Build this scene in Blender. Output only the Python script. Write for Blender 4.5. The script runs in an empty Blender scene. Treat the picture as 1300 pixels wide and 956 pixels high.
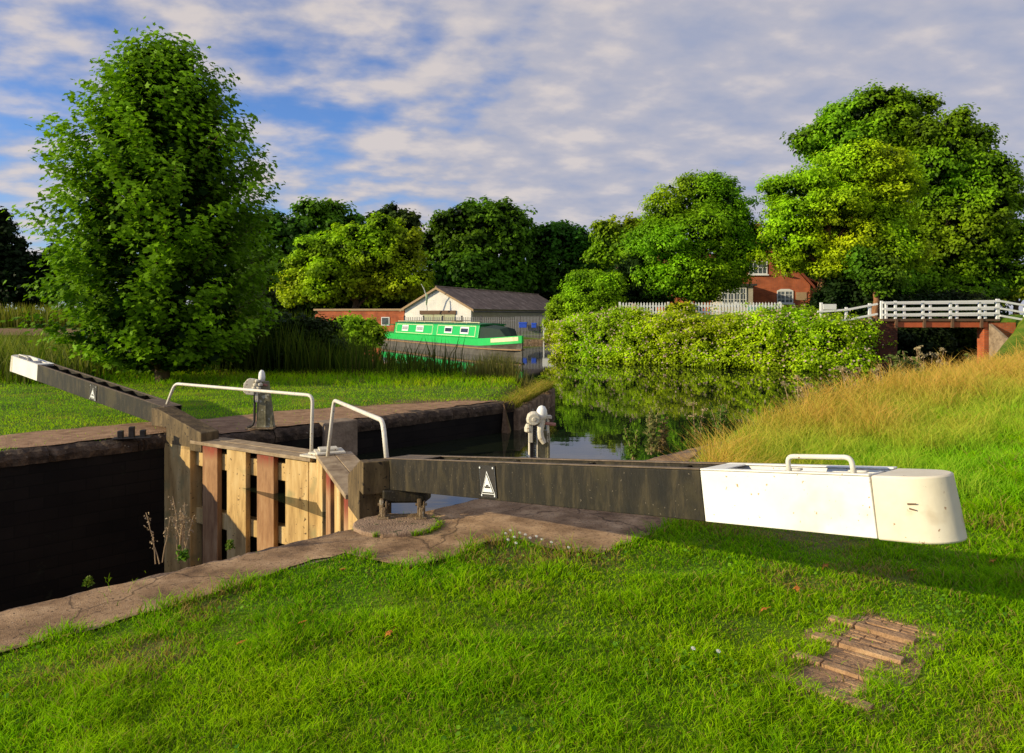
import bpy, math, random
import numpy as np
from mathutils import Vector, Matrix

random.seed(7)
RNG = np.random.default_rng(11)
SC = bpy.context.scene
COL = SC.collection
F, HZ, H = 950.0, 400.0, 1.7        # focal length in photo pixels, horizon row, eye height
WZ = -0.55                            # level of the upper pound
S2 = math.sqrt(0.5)

def at(px, py, Y):
    return Vector(((px - 650) / F * Y, Y, H - (py - HZ) / F * Y))
def gnd(px, py, z=0.0):
    Y = (H - z) * F / (py - HZ)
    return Vector(((px - 650) / F * Y, Y, z))
def sn(s, n, z=0.0):                  # lock axis coordinates -> world
    return Vector(((s - n) * S2, (s + n) * S2, z))
def nrm(a):
    return a / np.maximum(np.linalg.norm(a, axis=-1, keepdims=True), 1e-9)

# ------------------------------------------------------------------ materials
def new_mat(name):
    m = bpy.data.materials.new(name); m.use_nodes = True
    nt = m.node_tree; nt.nodes.clear()
    out = nt.nodes.new('ShaderNodeOutputMaterial')
    return m, nt, out
def N(nt, t, **kw):
    n = nt.nodes.new(t)
    for k, v in kw.items():
        if k.startswith('i_'):
            key = k[2:]
            n.inputs[int(key) if key.isdigit() else key.replace('_', ' ')].default_value = v
        else:
            setattr(n, k, v)
    return n
def L(nt, a, b): nt.links.new(a, b)
def ramp(nt, fac, stops, interp='LINEAR'):
    r = nt.nodes.new('ShaderNodeValToRGB'); r.color_ramp.interpolation = interp
    e = r.color_ramp.elements
    while len(e) > 1: e.remove(e[-1])
    for i, (p, c) in enumerate(stops):
        el = e[0] if i == 0 else e.new(p)
        el.position = p; el.color = (*c, 1) if len(c) == 3 else c
    if fac is not None: L(nt, fac, r.inputs['Fac'])
    return r
def mixc(nt, fac, a, b, mode='MIX'):
    m = nt.nodes.new('ShaderNodeMix'); m.data_type = 'RGBA'; m.blend_type = mode
    for sock, v in ((m.inputs[0], fac), (m.inputs[6], a), (m.inputs[7], b)):
        if isinstance(v, (int, float)): sock.default_value = v
        elif isinstance(v, tuple): sock.default_value = (*v, 1) if len(v) == 3 else v
        else: L(nt, v, sock)
    return m.outputs[2]
def obj_coord(nt, scale=(1, 1, 1)):
    tc = nt.nodes.new('ShaderNodeTexCoord'); mp = nt.nodes.new('ShaderNodeMapping')
    mp.inputs['Scale'].default_value = scale
    L(nt, tc.outputs['Object'], mp.inputs['Vector'])
    return mp.outputs[0]
def surf(name, stops, scale=4, stretch=(1, 1, 1), rough=0.7, bump=0.3, spots=None, spot_scale=25, spot_lo=0.62, detail=8, bscale=None, spec=0.3, metallic=0.0, dist=0.02, second=None):
    """weathered surface: colour ramp on noise, optional spots/second tone, bump"""
    m, nt, out = new_mat(name)
    v = obj_coord(nt, stretch)
    no = N(nt, 'ShaderNodeTexNoise', i_Scale=scale, i_Detail=detail, i_Roughness=0.65); L(nt, v, no.inputs['Vector'])
    col = ramp(nt, no.outputs['Fac'], stops).outputs['Color']
    if second:
        n3 = N(nt, 'ShaderNodeTexNoise', i_Scale=second[1], i_Detail=4); L(nt, obj_coord(nt), n3.inputs['Vector'])
        f3 = ramp(nt, n3.outputs['Fac'], [(second[2], (0, 0, 0)), (min(1, second[2] + 0.15), (1, 1, 1))])
        col = mixc(nt, f3.outputs['Color'], col, second[0])
    if spots:
        n2 = N(nt, 'ShaderNodeTexNoise', i_Scale=spot_scale, i_Detail=3); L(nt, obj_coord(nt), n2.inputs['Vector'])
        f = ramp(nt, n2.outputs['Fac'], [(spot_lo, (0, 0, 0)), (spot_lo + 0.04, (1, 1, 1))])
        col = mixc(nt, f.outputs['Color'], col, spots)
    b = N(nt, 'ShaderNodeBsdfPrincipled', i_Roughness=rough, i_Metallic=metallic)
    b.inputs['Specular IOR Level'].default_value = spec
    L(nt, col, b.inputs['Base Color'])
    nb = N(nt, 'ShaderNodeTexNoise', i_Scale=bscale or scale * 6, i_Detail=6); L(nt, v, nb.inputs['Vector'])
    bp = N(nt, 'ShaderNodeBump', i_Strength=bump, i_Distance=dist); L(nt, nb.outputs['Fac'], bp.inputs['Height'])
    L(nt, bp.outputs[0], b.inputs['Normal']); L(nt, b.outputs[0], out.inputs[0])
    return m
def brick_mat(name, c1, c2, mortar, axis='x', size=0.23, patch=None, lo=0.55):
    m, nt, out = new_mat(name)
    tc = nt.nodes.new('ShaderNodeTexCoord'); sp = nt.nodes.new('ShaderNodeSeparateXYZ'); cb = nt.nodes.new('ShaderNodeCombineXYZ')
    L(nt, tc.outputs['Object'], sp.inputs[0])
    ad = N(nt, 'ShaderNodeMath', operation='ADD'); L(nt, sp.outputs['X'], ad.inputs[0]); L(nt, sp.outputs['Y'], ad.inputs[1])
    L(nt, ad.outputs[0], cb.inputs[0]); L(nt, sp.outputs['Z'], cb.inputs[1])
    br = N(nt, 'ShaderNodeTexBrick', i_Scale=1.0)
    br.inputs['Brick Width'].default_value = size; br.inputs['Row Height'].default_value = size * 0.34
    br.inputs['Mortar Size'].default_value = 0.006
    br.inputs['Color1'].default_value = (*c1, 1); br.inputs['Color2'].default_value = (*c2, 1); br.inputs['Mortar'].default_value = (*mortar, 1)
    L(nt, cb.outputs[0], br.inputs['Vector'])
    no = N(nt, 'ShaderNodeTexNoise', i_Scale=1.3, i_Detail=7); L(nt, tc.outputs['Object'], no.inputs['Vector'])
    sh = ramp(nt, no.outputs['Fac'], [(0.3, (lo, lo, lo)), (0.7, (1.15, 1.1, 1.05))])
    col = mixc(nt, 1.0, br.outputs['Color'], sh.outputs['Color'], 'MULTIPLY')
    if patch:
        n2 = N(nt, 'ShaderNodeTexNoise', i_Scale=1.7, i_Detail=8, i_Roughness=0.7); L(nt, tc.outputs['Object'], n2.inputs['Vector'])
        f = ramp(nt, n2.outputs['Fac'], [(patch[1], (0, 0, 0)), (patch[1] + 0.05, (1, 1, 1))])
        col = mixc(nt, f.outputs['Color'], col, patch[0])
    b = N(nt, 'ShaderNodeBsdfPrincipled', i_Roughness=0.85); b.inputs['Specular IOR Level'].default_value = 0.2
    L(nt, col, b.inputs['Base Color'])
    bp = N(nt, 'ShaderNodeBump', i_Strength=0.4, i_Distance=0.01); L(nt, br.outputs['Fac'], bp.inputs['Height']); bp.invert = True
    L(nt, bp.outputs[0], b.inputs['Normal']); L(nt, b.outputs[0], out.inputs[0])
    return m
def leaf_mat(name, trans=0.32, rough=0.55, spec=0.1, warm=(1.3, 1.4, 0.4)):
    m, nt, out = new_mat(name)
    a = N(nt, 'ShaderNodeAttribute', attribute_name='tint')
    b = N(nt, 'ShaderNodeBsdfPrincipled', i_Roughness=rough); b.inputs['Specular IOR Level'].default_value = spec
    L(nt, a.outputs['Color'], b.inputs['Base Color'])
    t = nt.nodes.new('ShaderNodeBsdfTranslucent')
    L(nt, mixc(nt, 1.0, a.outputs['Color'], warm, 'MULTIPLY'), t.inputs['Color'])
    mx = nt.nodes.new('ShaderNodeMixShader'); mx.inputs[0].default_value = trans
    L(nt, b.outputs[0], mx.inputs[1]); L(nt, t.outputs[0], mx.inputs[2]); L(nt, mx.outputs[0], out.inputs[0])
    return m
def flat(name, c, rough=0.5, spec=0.4, metallic=0.0, var=0.15, scale=6):
    d = tuple(max(0, x * (1 - var)) for x in c); e = tuple(min(1, x * (1 + var)) for x in c)
    return surf(name, [(0.3, d), (0.7, e)], scale=scale, rough=rough, bump=0.08, spec=spec, metallic=metallic)

M = {}
M['leaf'] = leaf_mat('leaf')
M['grass'] = leaf_mat('grass_blade', 0.45, 0.6, 0.05, (1.1, 1.25, 0.4))
M['petal'] = leaf_mat('petal', 0.2, 0.7, 0.1, (1, 1, 1))
M['bark'] = surf('bark', [(0.3, (0.05, 0.032, 0.02)), (0.7, (0.2, 0.12, 0.07))], scale=3, stretch=(3, 3, 0.6), bump=0.8, dist=0.05)
M['bark_warm'] = surf('bark_warm', [(0.3, (0.16, 0.07, 0.03)), (0.7, (0.42, 0.2, 0.09))], scale=3, stretch=(3, 3, 0.6), bump=0.8, dist=0.05)
M['beam'] = surf('tarred_beam', [(0.25, (0.004, 0.0035, 0.003)), (0.5, (0.017, 0.013, 0.007)), (0.75, (0.075, 0.056, 0.026))], scale=5.5, stretch=(2.6, 2.6, 0.55), rough=0.6, bump=0.35, dist=0.008, second=((0.05, 0.038, 0.014), 2.6, 0.54), spots=(0.16, 0.13, 0.09), spot_scale=70, spot_lo=0.69)
M['beam_head'] = surf('beam_head', [(0.25, (0.03, 0.02, 0.01)), (0.5, (0.12, 0.08, 0.035)), (0.75, (0.26, 0.18, 0.08))], scale=4.5, stretch=(2.4, 2.4, 0.6), rough=0.7, bump=0.4, dist=0.008, spots=(0.03, 0.02, 0.012), spot_scale=24, spot_lo=0.63)  # paler copy of the beam surface; its sunlit tone is put into the colour
M['beam_top'] = surf('beam_top', [(0.3, (0.1, 0.075, 0.05)), (0.7, (0.22, 0.16, 0.11))], scale=12, rough=0.75, bump=0.3, dist=0.01)
M['beam_in'] = surf('beam_inside', [(0.3, (0.012, 0.008, 0.006)), (0.7, (0.05, 0.025, 0.015))], scale=9, rough=0.9)
M['white'] = surf('white_paint', [(0.3, (0.84, 0.8, 0.7)), (0.6, (0.9, 0.88, 0.82))], scale=3, rough=0.5, bump=0.2, dist=0.005, spots=(0.42, 0.28, 0.14), spot_scale=44, spot_lo=0.68, second=((0.7, 0.64, 0.52), 2.6, 0.6))
M['white_old'] = surf('white_worn', [(0.3, (0.55, 0.49, 0.36)), (0.65, (0.76, 0.7, 0.56))], scale=6, rough=0.55, bump=0.2, dist=0.006, spots=(0.25, 0.12, 0.05), spot_scale=30, spot_lo=0.64)
M['cream'] = surf('cream_cap', [(0.3, (0.72, 0.63, 0.46)), (0.7, (0.82, 0.75, 0.6))], scale=4, rough=0.6, bump=0.25, dist=0.006, spots=(0.32, 0.17, 0.08), spot_scale=40, spot_lo=0.69, second=((0.5, 0.39, 0.25), 5, 0.6))
M['rail'] = surf('rail_paint', [(0.3, (0.68, 0.62, 0.5)), (0.7, (0.8, 0.76, 0.68))], scale=8, rough=0.45, bump=0.1, spots=(0.32, 0.18, 0.08), spot_scale=45, spot_lo=0.66)
M['timber_y'] = surf('gate_timber_ochre', [(0.25, (0.24, 0.13, 0.045)), (0.5, (0.6, 0.39, 0.15)), (0.75, (0.78, 0.58, 0.28))], scale=3.2, stretch=(2.2, 2.2, 0.4), rough=0.75, bump=0.4, dist=0.01, spots=(0.12, 0.07, 0.03), spot_scale=22, spot_lo=0.66, second=((0.3, 0.27, 0.12), 2.5, 0.6))
M['timber_r'] = surf('gate_timber_rust', [(0.25, (0.13, 0.04, 0.02)), (0.5, (0.34, 0.12, 0.05)), (0.75, (0.48, 0.24, 0.11))], scale=3.4, stretch=(2.2, 2.2, 0.4), rough=0.75, bump=0.4, dist=0.01, spots=(0.09, 0.05, 0.03), spot_scale=22, spot_lo=0.64)
def worn_red():
    m, nt, out = new_mat('gate_timber_worn_red')
    tc = nt.nodes.new('ShaderNodeTexCoord'); sp = nt.nodes.new('ShaderNodeSeparateXYZ'); L(nt, tc.outputs['Object'], sp.inputs[0])
    v = obj_coord(nt, (2.2, 2.2, 0.5))
    n1 = N(nt, 'ShaderNodeTexNoise', i_Scale=4, i_Detail=8, i_Roughness=.65); L(nt, v, n1.inputs['Vector'])
    red = ramp(nt, n1.outputs['Fac'], [(.3, (.12, .025, .015)), (.6, (.3, .06, .03)), (.75, (.4, .16, .07))]).outputs[0]
    tan = ramp(nt, n1.outputs['Fac'], [(.25, (.16, .075, .035)), (.5, (.38, .2, .09)), (.75, (.54, .34, .17))]).outputs[0]
    ad = N(nt, 'ShaderNodeMath', operation='MULTIPLY_ADD'); L(nt, n1.outputs['Fac'], ad.inputs[0]); ad.inputs[1].default_value = .5; L(nt, sp.outputs['Z'], ad.inputs[2])
    f = ramp(nt, ad.outputs[0], [(0.0, (0, 0, 0)), (0.16, (1, 1, 1))])
    b = N(nt, 'ShaderNodeBsdfPrincipled', i_Roughness=.75); b.inputs['Specular IOR Level'].default_value = .3
    L(nt, mixc(nt, f.outputs[0], tan, red), b.inputs['Base Color'])
    bp = N(nt, 'ShaderNodeBump', i_Strength=.4, i_Distance=.01); L(nt, n1.outputs['Fac'], bp.inputs['Height']); L(nt, bp.outputs[0], b.inputs['Normal'])
    L(nt, b.outputs[0], out.inputs[0]); return m
M['timber_r'] = worn_red()
M['timber_dark'] = surf('gate_planking', [(0.3, (0.01, 0.008, 0.006)), (0.7, (0.05, 0.035, 0.02))], scale=4, stretch=(3, 3, 0.4), rough=0.7)
M['deckboard'] = surf('walkway_board', [(0.3, (0.2, 0.13, 0.07)), (0.7, (0.48, 0.36, 0.22))], scale=6, stretch=(1, 1, 1), rough=0.8, bump=0.4, dist=0.01)
M['stone'] = surf('coping_stone', [(0.28, (0.05, 0.032, 0.02)), (0.5, (0.2, 0.13, 0.08)), (0.75, (0.42, 0.3, 0.19))], scale=5, rough=0.9, bump=0.9, dist=0.02, spots=(0.5, 0.46, 0.38), spot_scale=11, spot_lo=0.67, second=((0.03, 0.025, 0.018), 3.2, 0.58))
M['wall'] = surf('lock_masonry', [(0.3, (0.008, 0.007, 0.006)), (0.6, (0.035, 0.028, 0.022)), (0.8, (0.08, 0.065, 0.05))], scale=3, rough=0.85, bump=0.8, dist=0.03)
M['stone_pale'] = surf('quoin_stone', [(0.3, (0.16, 0.11, 0.07)), (0.7, (0.4, 0.3, 0.2))], scale=5, rough=0.9, bump=0.7)
M['paving'] = surf('gritty_paving', [(0.28, (0.17, 0.095, 0.045)), (0.5, (0.43, 0.27, 0.14)), (0.72, (0.68, 0.46, 0.26))], scale=3.4, rough=0.95, bump=1.0, dist=0.008, bscale=150, spots=(0.6, 0.47, 0.34), spot_scale=95, spot_lo=0.66, second=((0.12, 0.075, 0.045), 48, 0.56))
def add_cracks(m):
    nt = m.node_tree; b = [n for n in nt.nodes if n.type == 'BSDF_PRINCIPLED'][0]; src = b.inputs['Base Color'].links[0].from_socket
    tc = nt.nodes.new('ShaderNodeTexCoord'); no = N(nt, 'ShaderNodeTexNoise', i_Scale=3.0, i_Detail=5); L(nt, tc.outputs['Object'], no.inputs['Vector'])
    ad = nt.nodes.new('ShaderNodeVectorMath'); ad.operation = 'MULTIPLY_ADD'; L(nt, no.outputs['Color'], ad.inputs[0]); ad.inputs[1].default_value = (.35, .35, 0); L(nt, tc.outputs['Object'], ad.inputs[2])
    vo = nt.nodes.new('ShaderNodeTexVoronoi'); vo.feature = 'DISTANCE_TO_EDGE'; vo.inputs['Scale'].default_value = .75; L(nt, ad.outputs[0], vo.inputs['Vector'])
    f = ramp(nt, vo.outputs['Distance'], [(.0, (.8, .8, .8)), (.007, (0, 0, 0))])
    c = mixc(nt, f.outputs[0], src, (.05, .03, .018))
    n2 = N(nt, 'ShaderNodeTexNoise', i_Scale=1.1, i_Detail=6, i_Roughness=.7); L(nt, tc.outputs['Object'], n2.inputs['Vector'])
    r2 = ramp(nt, n2.outputs['Fac'], [(.35, (.5, .47, .44)), (.6, (1.1, 1.08, 1.05))])
    L(nt, mixc(nt, 1.0, c, r2.outputs[0], 'MULTIPLY'), b.inputs['Base Color'])
add_cracks(M['paving'])
M['soil'] = surf('bare_soil', [(0.3, (0.2, 0.11, 0.055)), (0.7, (0.48, 0.29, 0.16))], scale=5, rough=0.95, bump=0.9, bscale=45)
M['pad'] = surf('pad_concrete', [(0.3, (0.22, 0.14, 0.085)), (0.7, (0.46, 0.31, 0.2))], scale=7, rough=0.95, bump=0.8, bscale=70, spots=(0.09, 0.09, 0.04), spot_scale=16, spot_lo=0.64)
M['iron'] = surf('rusty_iron', [(0.3, (0.09, 0.055, 0.03)), (0.7, (0.34, 0.24, 0.13))], scale=14, rough=0.75, bump=0.5, spots=(0.42, 0.36, 0.26), spot_scale=20, spot_lo=0.6)
M['black_iron'] = surf('black_iron', [(0.3, (0.01, 0.01, 0.01)), (0.7, (0.05, 0.04, 0.035))], scale=20, rough=0.5, bump=0.3)
M['rust_bar'] = surf('rust_bar', [(0.3, (0.3, 0.12, 0.08)), (0.7, (0.5, 0.24, 0.18))], scale=16, rough=0.7)
M['dead_leaf'] = flat('dead_leaf', (0.42, 0.15, 0.03), 0.8, 0.1, var=.5, scale=30)
M['post_olive'] = surf('gear_post', [(0.3, (0.1, 0.085, 0.04)), (0.7, (0.3, 0.27, 0.16))], scale=9, rough=0.7, bump=0.3, spots=(0.42, 0.4, 0.3), spot_scale=12, spot_lo=0.6)
M['black_plate'] = flat('black_plate', (0.035, 0.03, 0.026), 0.5)
M['sign_white'] = flat('sign_white', (0.8, 0.8, 0.78), 0.4, var=0.03)
M['brick_orange'] = brick_mat('orange_brick', (0.62, 0.15, 0.05), (0.5, 0.115, 0.045), (0.36, 0.22, 0.15))
M['brick_dark'] = brick_mat('abutment_brick', (0.16, 0.05, 0.028), (0.11, 0.035, 0.02), (0.09, 0.06, 0.05))
M['brick_white'] = brick_mat('whitewashed_brick', (0.88, 0.86, 0.82), (0.85, 0.83, 0.78), (0.7, 0.66, 0.58), patch=((0.4, 0.27, 0.18), 0.66), lo=0.9)
M['side_wall'] = surf('rendered_side_wall', [(0.3, (0.42, 0.36, 0.28)), (0.7, (0.56, 0.5, 0.41))], scale=1.5, rough=0.9)
M['roof_tile'] = surf('red_roof_tile', [(0.3, (0.16, 0.035, 0.02)), (0.7, (0.3, 0.08, 0.04))], scale=4, stretch=(1, 1, 4), rough=0.85, bump=0.6)
M['tan'] = flat('tan_board', (0.4, 0.27, 0.15), 0.8)
M['pale_door'] = flat('pale_door', (0.42, 0.43, 0.26), 0.6)
M['pub_white'] = flat('white_joinery', (0.8, 0.79, 0.76), 0.45, var=0.05)
M['glass'] = flat('window_glass', (0.1, 0.12, 0.13), 0.08, 0.6, var=0.5, scale=1.2)
M['glass_dark'] = flat('dark_glass', (0.02, 0.022, 0.025), 0.08, 0.6)
M['glass_pale'] = flat('pale_glass', (0.4, 0.4, 0.4), 0.12, 0.6, var=0.4, scale=3)  # pale panes, tone varied at random
M['steel'] = flat('galvanised_steel', (0.26, 0.25, 0.24), 0.55, 0.5, 0.3)
M['steel_dark'] = flat('fence_post_dark', (0.05, 0.045, 0.045), 0.6)
M['blue'] = flat('blue_plastic', (0.03, 0.09, 0.55), 0.4)
M['girder'] = flat('orange_girder', (0.5, 0.11, 0.04), 0.55, var=0.25, scale=2)
M['brown_wood'] = flat('brown_timber', (0.14, 0.08, 0.045), 0.8)
M['boat_green'] = flat('boat_green', (0.02, 0.5, 0.09), 0.3, 0.5, var=0.08, scale=1)
M['boat_dark_green'] = flat('boat_roof_green', (0.015, 0.16, 0.045), 0.5)
M['boat_hull'] = surf('boat_hull', [(0.3, (0.07, 0.062, 0.05)), (0.7, (0.15, 0.135, 0.11))], scale=2, stretch=(1, 1, 2), rough=0.5, bump=0.15)
M['boat_orange'] = flat('rubbing_strake', (0.3, 0.17, 0.07), 0.5)
M['boat_cream'] = flat('coach_line', (0.75, 0.68, 0.4), 0.4)
M['canvas'] = flat('dark_canvas', (0.012, 0.03, 0.02), 0.8)
M['green_cover'] = flat('green_cover', (0.03, 0.22, 0.13), 0.7)
M['flag'] = flat('flag_cloth', (0.4, 0.55, 0.3), 0.8)
M['tread_brick'] = surf('tread_brick', [(0.25, (0.2, 0.11, 0.055)), (0.5, (0.42, 0.25, 0.13)), (0.75, (0.62, 0.42, 0.23))], scale=7, rough=0.95, bump=0.8, bscale=55, dist=0.012)
M['lichen'] = flat('lichen_grey', (0.3, 0.3, 0.24), 0.9)

# corrugated dark roof with ribs
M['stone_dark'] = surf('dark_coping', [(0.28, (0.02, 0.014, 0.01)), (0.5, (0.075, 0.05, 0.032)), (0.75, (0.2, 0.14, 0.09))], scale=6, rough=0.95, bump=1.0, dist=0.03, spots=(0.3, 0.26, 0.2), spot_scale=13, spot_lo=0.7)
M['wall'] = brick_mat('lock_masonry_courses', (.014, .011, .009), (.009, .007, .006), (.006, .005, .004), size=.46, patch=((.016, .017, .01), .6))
def corrugated():
    m, nt, out = new_mat('corrugated_roof')
    v = obj_coord(nt)
    no = N(nt, 'ShaderNodeTexNoise', i_Scale=1.2, i_Detail=8, i_Roughness=0.7); L(nt, v, no.inputs['Vector'])
    col = ramp(nt, no.outputs['Fac'], [(0.3, (0.1, 0.07, 0.05)), (0.55, (0.24, 0.17, 0.12)), (0.75, (0.5, 0.4, 0.3))]).outputs[0]
    b = N(nt, 'ShaderNodeBsdfPrincipled', i_Roughness=0.85); L(nt, col, b.inputs['Base Color'])
    L(nt, b.outputs[0], out.inputs[0]); return m
M['corrugated'] = corrugated()

def ground_mat():
    m, nt, out = new_mat('ground')
    a = N(nt, 'ShaderNodeAttribute', attribute_name='mask')
    v = obj_coord(nt)
    n1 = N(nt, 'ShaderNodeTexNoise', i_Scale=0.9, i_Detail=8); L(nt, v, n1.inputs['Vector'])
    g = ramp(nt, n1.outputs['Fac'], [(0.3, (0.05, 0.11, 0.006)), (0.55, (0.11, 0.19, 0.012)), (0.75, (0.24, 0.25, 0.025))]).outputs[0]
    n2 = N(nt, 'ShaderNodeTexNoise', i_Scale=14, i_Detail=8); L(nt, v, n2.inputs['Vector'])
    s = ramp(nt, n2.outputs['Fac'], [(0.3, (0.09, 0.055, 0.03)), (0.7, (0.24, 0.15, 0.085))]).outputs[0]
    c = mixc(nt, a.outputs['Fac'], g, s)
    b = N(nt, 'ShaderNodeBsdfPrincipled', i_Roughness=0.95); b.inputs['Specular IOR Level'].default_value = 0.1
    L(nt, c, b.inputs['Base Color'])
    bp = N(nt, 'ShaderNodeBump', i_Strength=0.8, i_Distance=0.03); L(nt, n2.outputs['Fac'], bp.inputs['Height'])
    L(nt, bp.outputs[0], b.inputs['Normal']); L(nt, b.outputs[0], out.inputs[0]); return m
M['ground'] = ground_mat()
def water_mat(name, c):
    m, nt, out = new_mat(name)
    b = N(nt, 'ShaderNodeBsdfPrincipled', i_Roughness=0.015, i_IOR=1.36)
    b.inputs['Base Color'].default_value = (*c, 1)
    b.inputs['Specular IOR Level'].default_value = 0.85
    v = obj_coord(nt, (1, 2.2, 1))
    n1 = N(nt, 'ShaderNodeTexNoise', i_Scale=1.6, i_Detail=3); L(nt, v, n1.inputs['Vector'])
    bp = N(nt, 'ShaderNodeBump', i_Strength=0.07, i_Distance=0.012); L(nt, n1.outputs['Fac'], bp.inputs['Height'])
    L(nt, bp.outputs[0], b.inputs['Normal']); L(nt, b.outputs[0], out.inputs[0]); return m
M['water'] = water_mat('canal_water', (0.012, 0.016, 0.008))
M['water_dark'] = water_mat('lock_water', (0.004, 0.005, 0.004))

# ------------------------------------------------------------------ object helpers
ORG = {}
def org(o): return ORG.get(o.name, Vector((0, 0, 0))) if o else Vector((0, 0, 0))
def tag(o, label=None, cat=None, group=None, kind=None):
    if label: o['label'] = label
    if cat: o['category'] = cat
    if group: o['group'] = group
    if kind: o['kind'] = kind
    return o
def thing(name, loc, label, cat, group=None):
    o = bpy.data.objects.new(name, None); COL.objects.link(o); o.empty_display_size = 0.2
    o.location = loc; ORG[o.name] = Vector(loc)
    return tag(o, label, cat, group)
def link(name, me, mats, parent, loc=None):
    o = bpy.data.objects.new(name, me); COL.objects.link(o)
    for m in mats: me.materials.append(m)
    if parent is not None:
        o.parent = parent; o.location = (Vector(loc) - org(parent)) if loc is not None else (0, 0, 0)
        ORG[o.name] = Vector(loc) if loc is not None else org(parent)
    else:
        if loc is not None: o.location = loc
        ORG[o.name] = Vector(loc) if loc is not None else Vector((0, 0, 0))
    return o
class MB:
    def __init__(s, frame=None):
        s.v = []; s.f = []; s.mi = []; s.T = frame or Matrix.Identity(4)
    def add(s, vs, fs, mi=0):
        b = len(s.v); s.v += [s.T @ Vector(p) for p in vs]
        s.f += [[b + i for i in f] for f in fs]; s.mi += [mi] * len(fs); return s
    def box(s, x0, x1, y0, y1, z0, z1, mi=0):
        vs = [(x, y, z) for z in (z0, z1) for y in (y0, y1) for x in (x0, x1)]
        return s.add(vs, [(0, 2, 3, 1), (4, 5, 7, 6), (0, 1, 5, 4), (1, 3, 7, 5), (3, 2, 6, 7), (2, 0, 4, 6)], mi)
    def prism(s, poly, a0, a1, axis='z', mi=0):
        n = len(poly)
        def mk(p, a):
            if axis == 'z': return (p[0], p[1], a)
            if axis == 'y': return (p[0], a, p[1])
            return (a, p[0], p[1])
        vs = [mk(p, a0) for p in poly] + [mk(p, a1) for p in poly]
        fs = [list(range(n))[::-1], list(range(n, 2 * n))] + [[i, (i + 1) % n, n + (i + 1) % n, n + i] for i in range(n)]
        return s.add(vs, fs, mi)
    def tube(s, pts, r, n=10, mi=0, cap=True):
        pts = [Vector(p) for p in pts]; rr = r if isinstance(r, (list, tuple)) else [r] * len(pts)
        vs = []; fs = []; up = None
        for i, p in enumerate(pts):
            d = (pts[min(i + 1, len(pts) - 1)] - pts[max(i - 1, 0)]).normalized()
            if up is None:
                up = Vector((0, 0, 1)) if abs(d.z) < 0.9 else Vector((1, 0, 0))
            a = d.cross(up).normalized(); b = a.cross(d).normalized(); up = b
            for k in range(n):
                t = 2 * math.pi * k / n
                vs.append(p + (a * math.cos(t) + b * math.sin(t)) * rr[i])
        for i in range(len(pts) - 1):
            for k in range(n):
                k2 = (k + 1) % n
                fs.append((i * n + k, i * n + k2, (i + 1) * n + k2, (i + 1) * n + k))
        if cap: fs += [list(range(n))[::-1], list(range((len(pts) - 1) * n, len(pts) * n))]
        return s.add(vs, fs, mi)
    def lathe(s, prof, c=(0, 0, 0), n=18, mi=0):
        vs = []; fs = []
        for (r, z) in prof:
            for k in range(n):
                t = 2 * math.pi * k / n; vs.append((c[0] + r * math.cos(t), c[1] + r * math.sin(t), c[2] + z))
        m = len(prof)
        for i in range(m - 1):
            for k in range(n):
                k2 = (k + 1) % n; fs.append((i * n + k, i * n + k2, (i + 1) * n + k2, (i + 1) * n + k))
        fs += [list(range(n))[::-1], list(range((m - 1) * n, m * n))]
        return s.add(vs, fs, mi)
    def build(s, name, mats, parent=None, bevel=0, smooth=False, loc=None):
        if not isinstance(mats, (list, tuple)): mats = [mats]
        o0 = Vector(loc) if loc is not None else org(parent)
        me = bpy.data.meshes.new(name)
        me.from_pydata([tuple(p - o0) for p in s.v], [], s.f)
        me.polygons.foreach_set('material_index', s.mi)
        if smooth: me.polygons.foreach_set('use_smooth', [True] * len(s.f))
        import bmesh
        bm = bmesh.new(); bm.from_mesh(me); bmesh.ops.recalc_face_normals(bm, faces=bm.faces); bm.to_mesh(me); bm.free()
        me.update()
        ob = link(name, me, mats, parent, loc)
        if bevel:
            md = ob.modifiers.new('bevel', 'BEVEL'); md.width = bevel; md.segments = 2; md.limit_method = 'ANGLE'; md.angle_limit = math.radians(35)
        return ob
def frame(o, x, z=(0, 0, 1)):
    x = Vector(x).normalized(); z = Vector(z); y = z.cross(x).normalized(); z = x.cross(y).normalized()
    m = Matrix((x, y, z)).transposed().to_4x4(); m.translation = Vector(o); return m
def round_path(pts, r=0.06, k=4):
    pts = [Vector(p) for p in pts]; out = [pts[0]]
    for i in range(1, len(pts) - 1):
        a = (pts[i - 1] - pts[i]); b = (pts[i + 1] - pts[i]); ra = min(r, a.length * 0.45, b.length * 0.45)
        p0 = pts[i] + a.normalized() * ra; p1 = pts[i] + b.normalized() * ra
        for j in range(k + 1):
            t = j / k; out.append(p0 * (1 - t) ** 2 + pts[i] * 2 * t * (1 - t) + p1 * t * t)
    return out + [pts[-1]]

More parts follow.
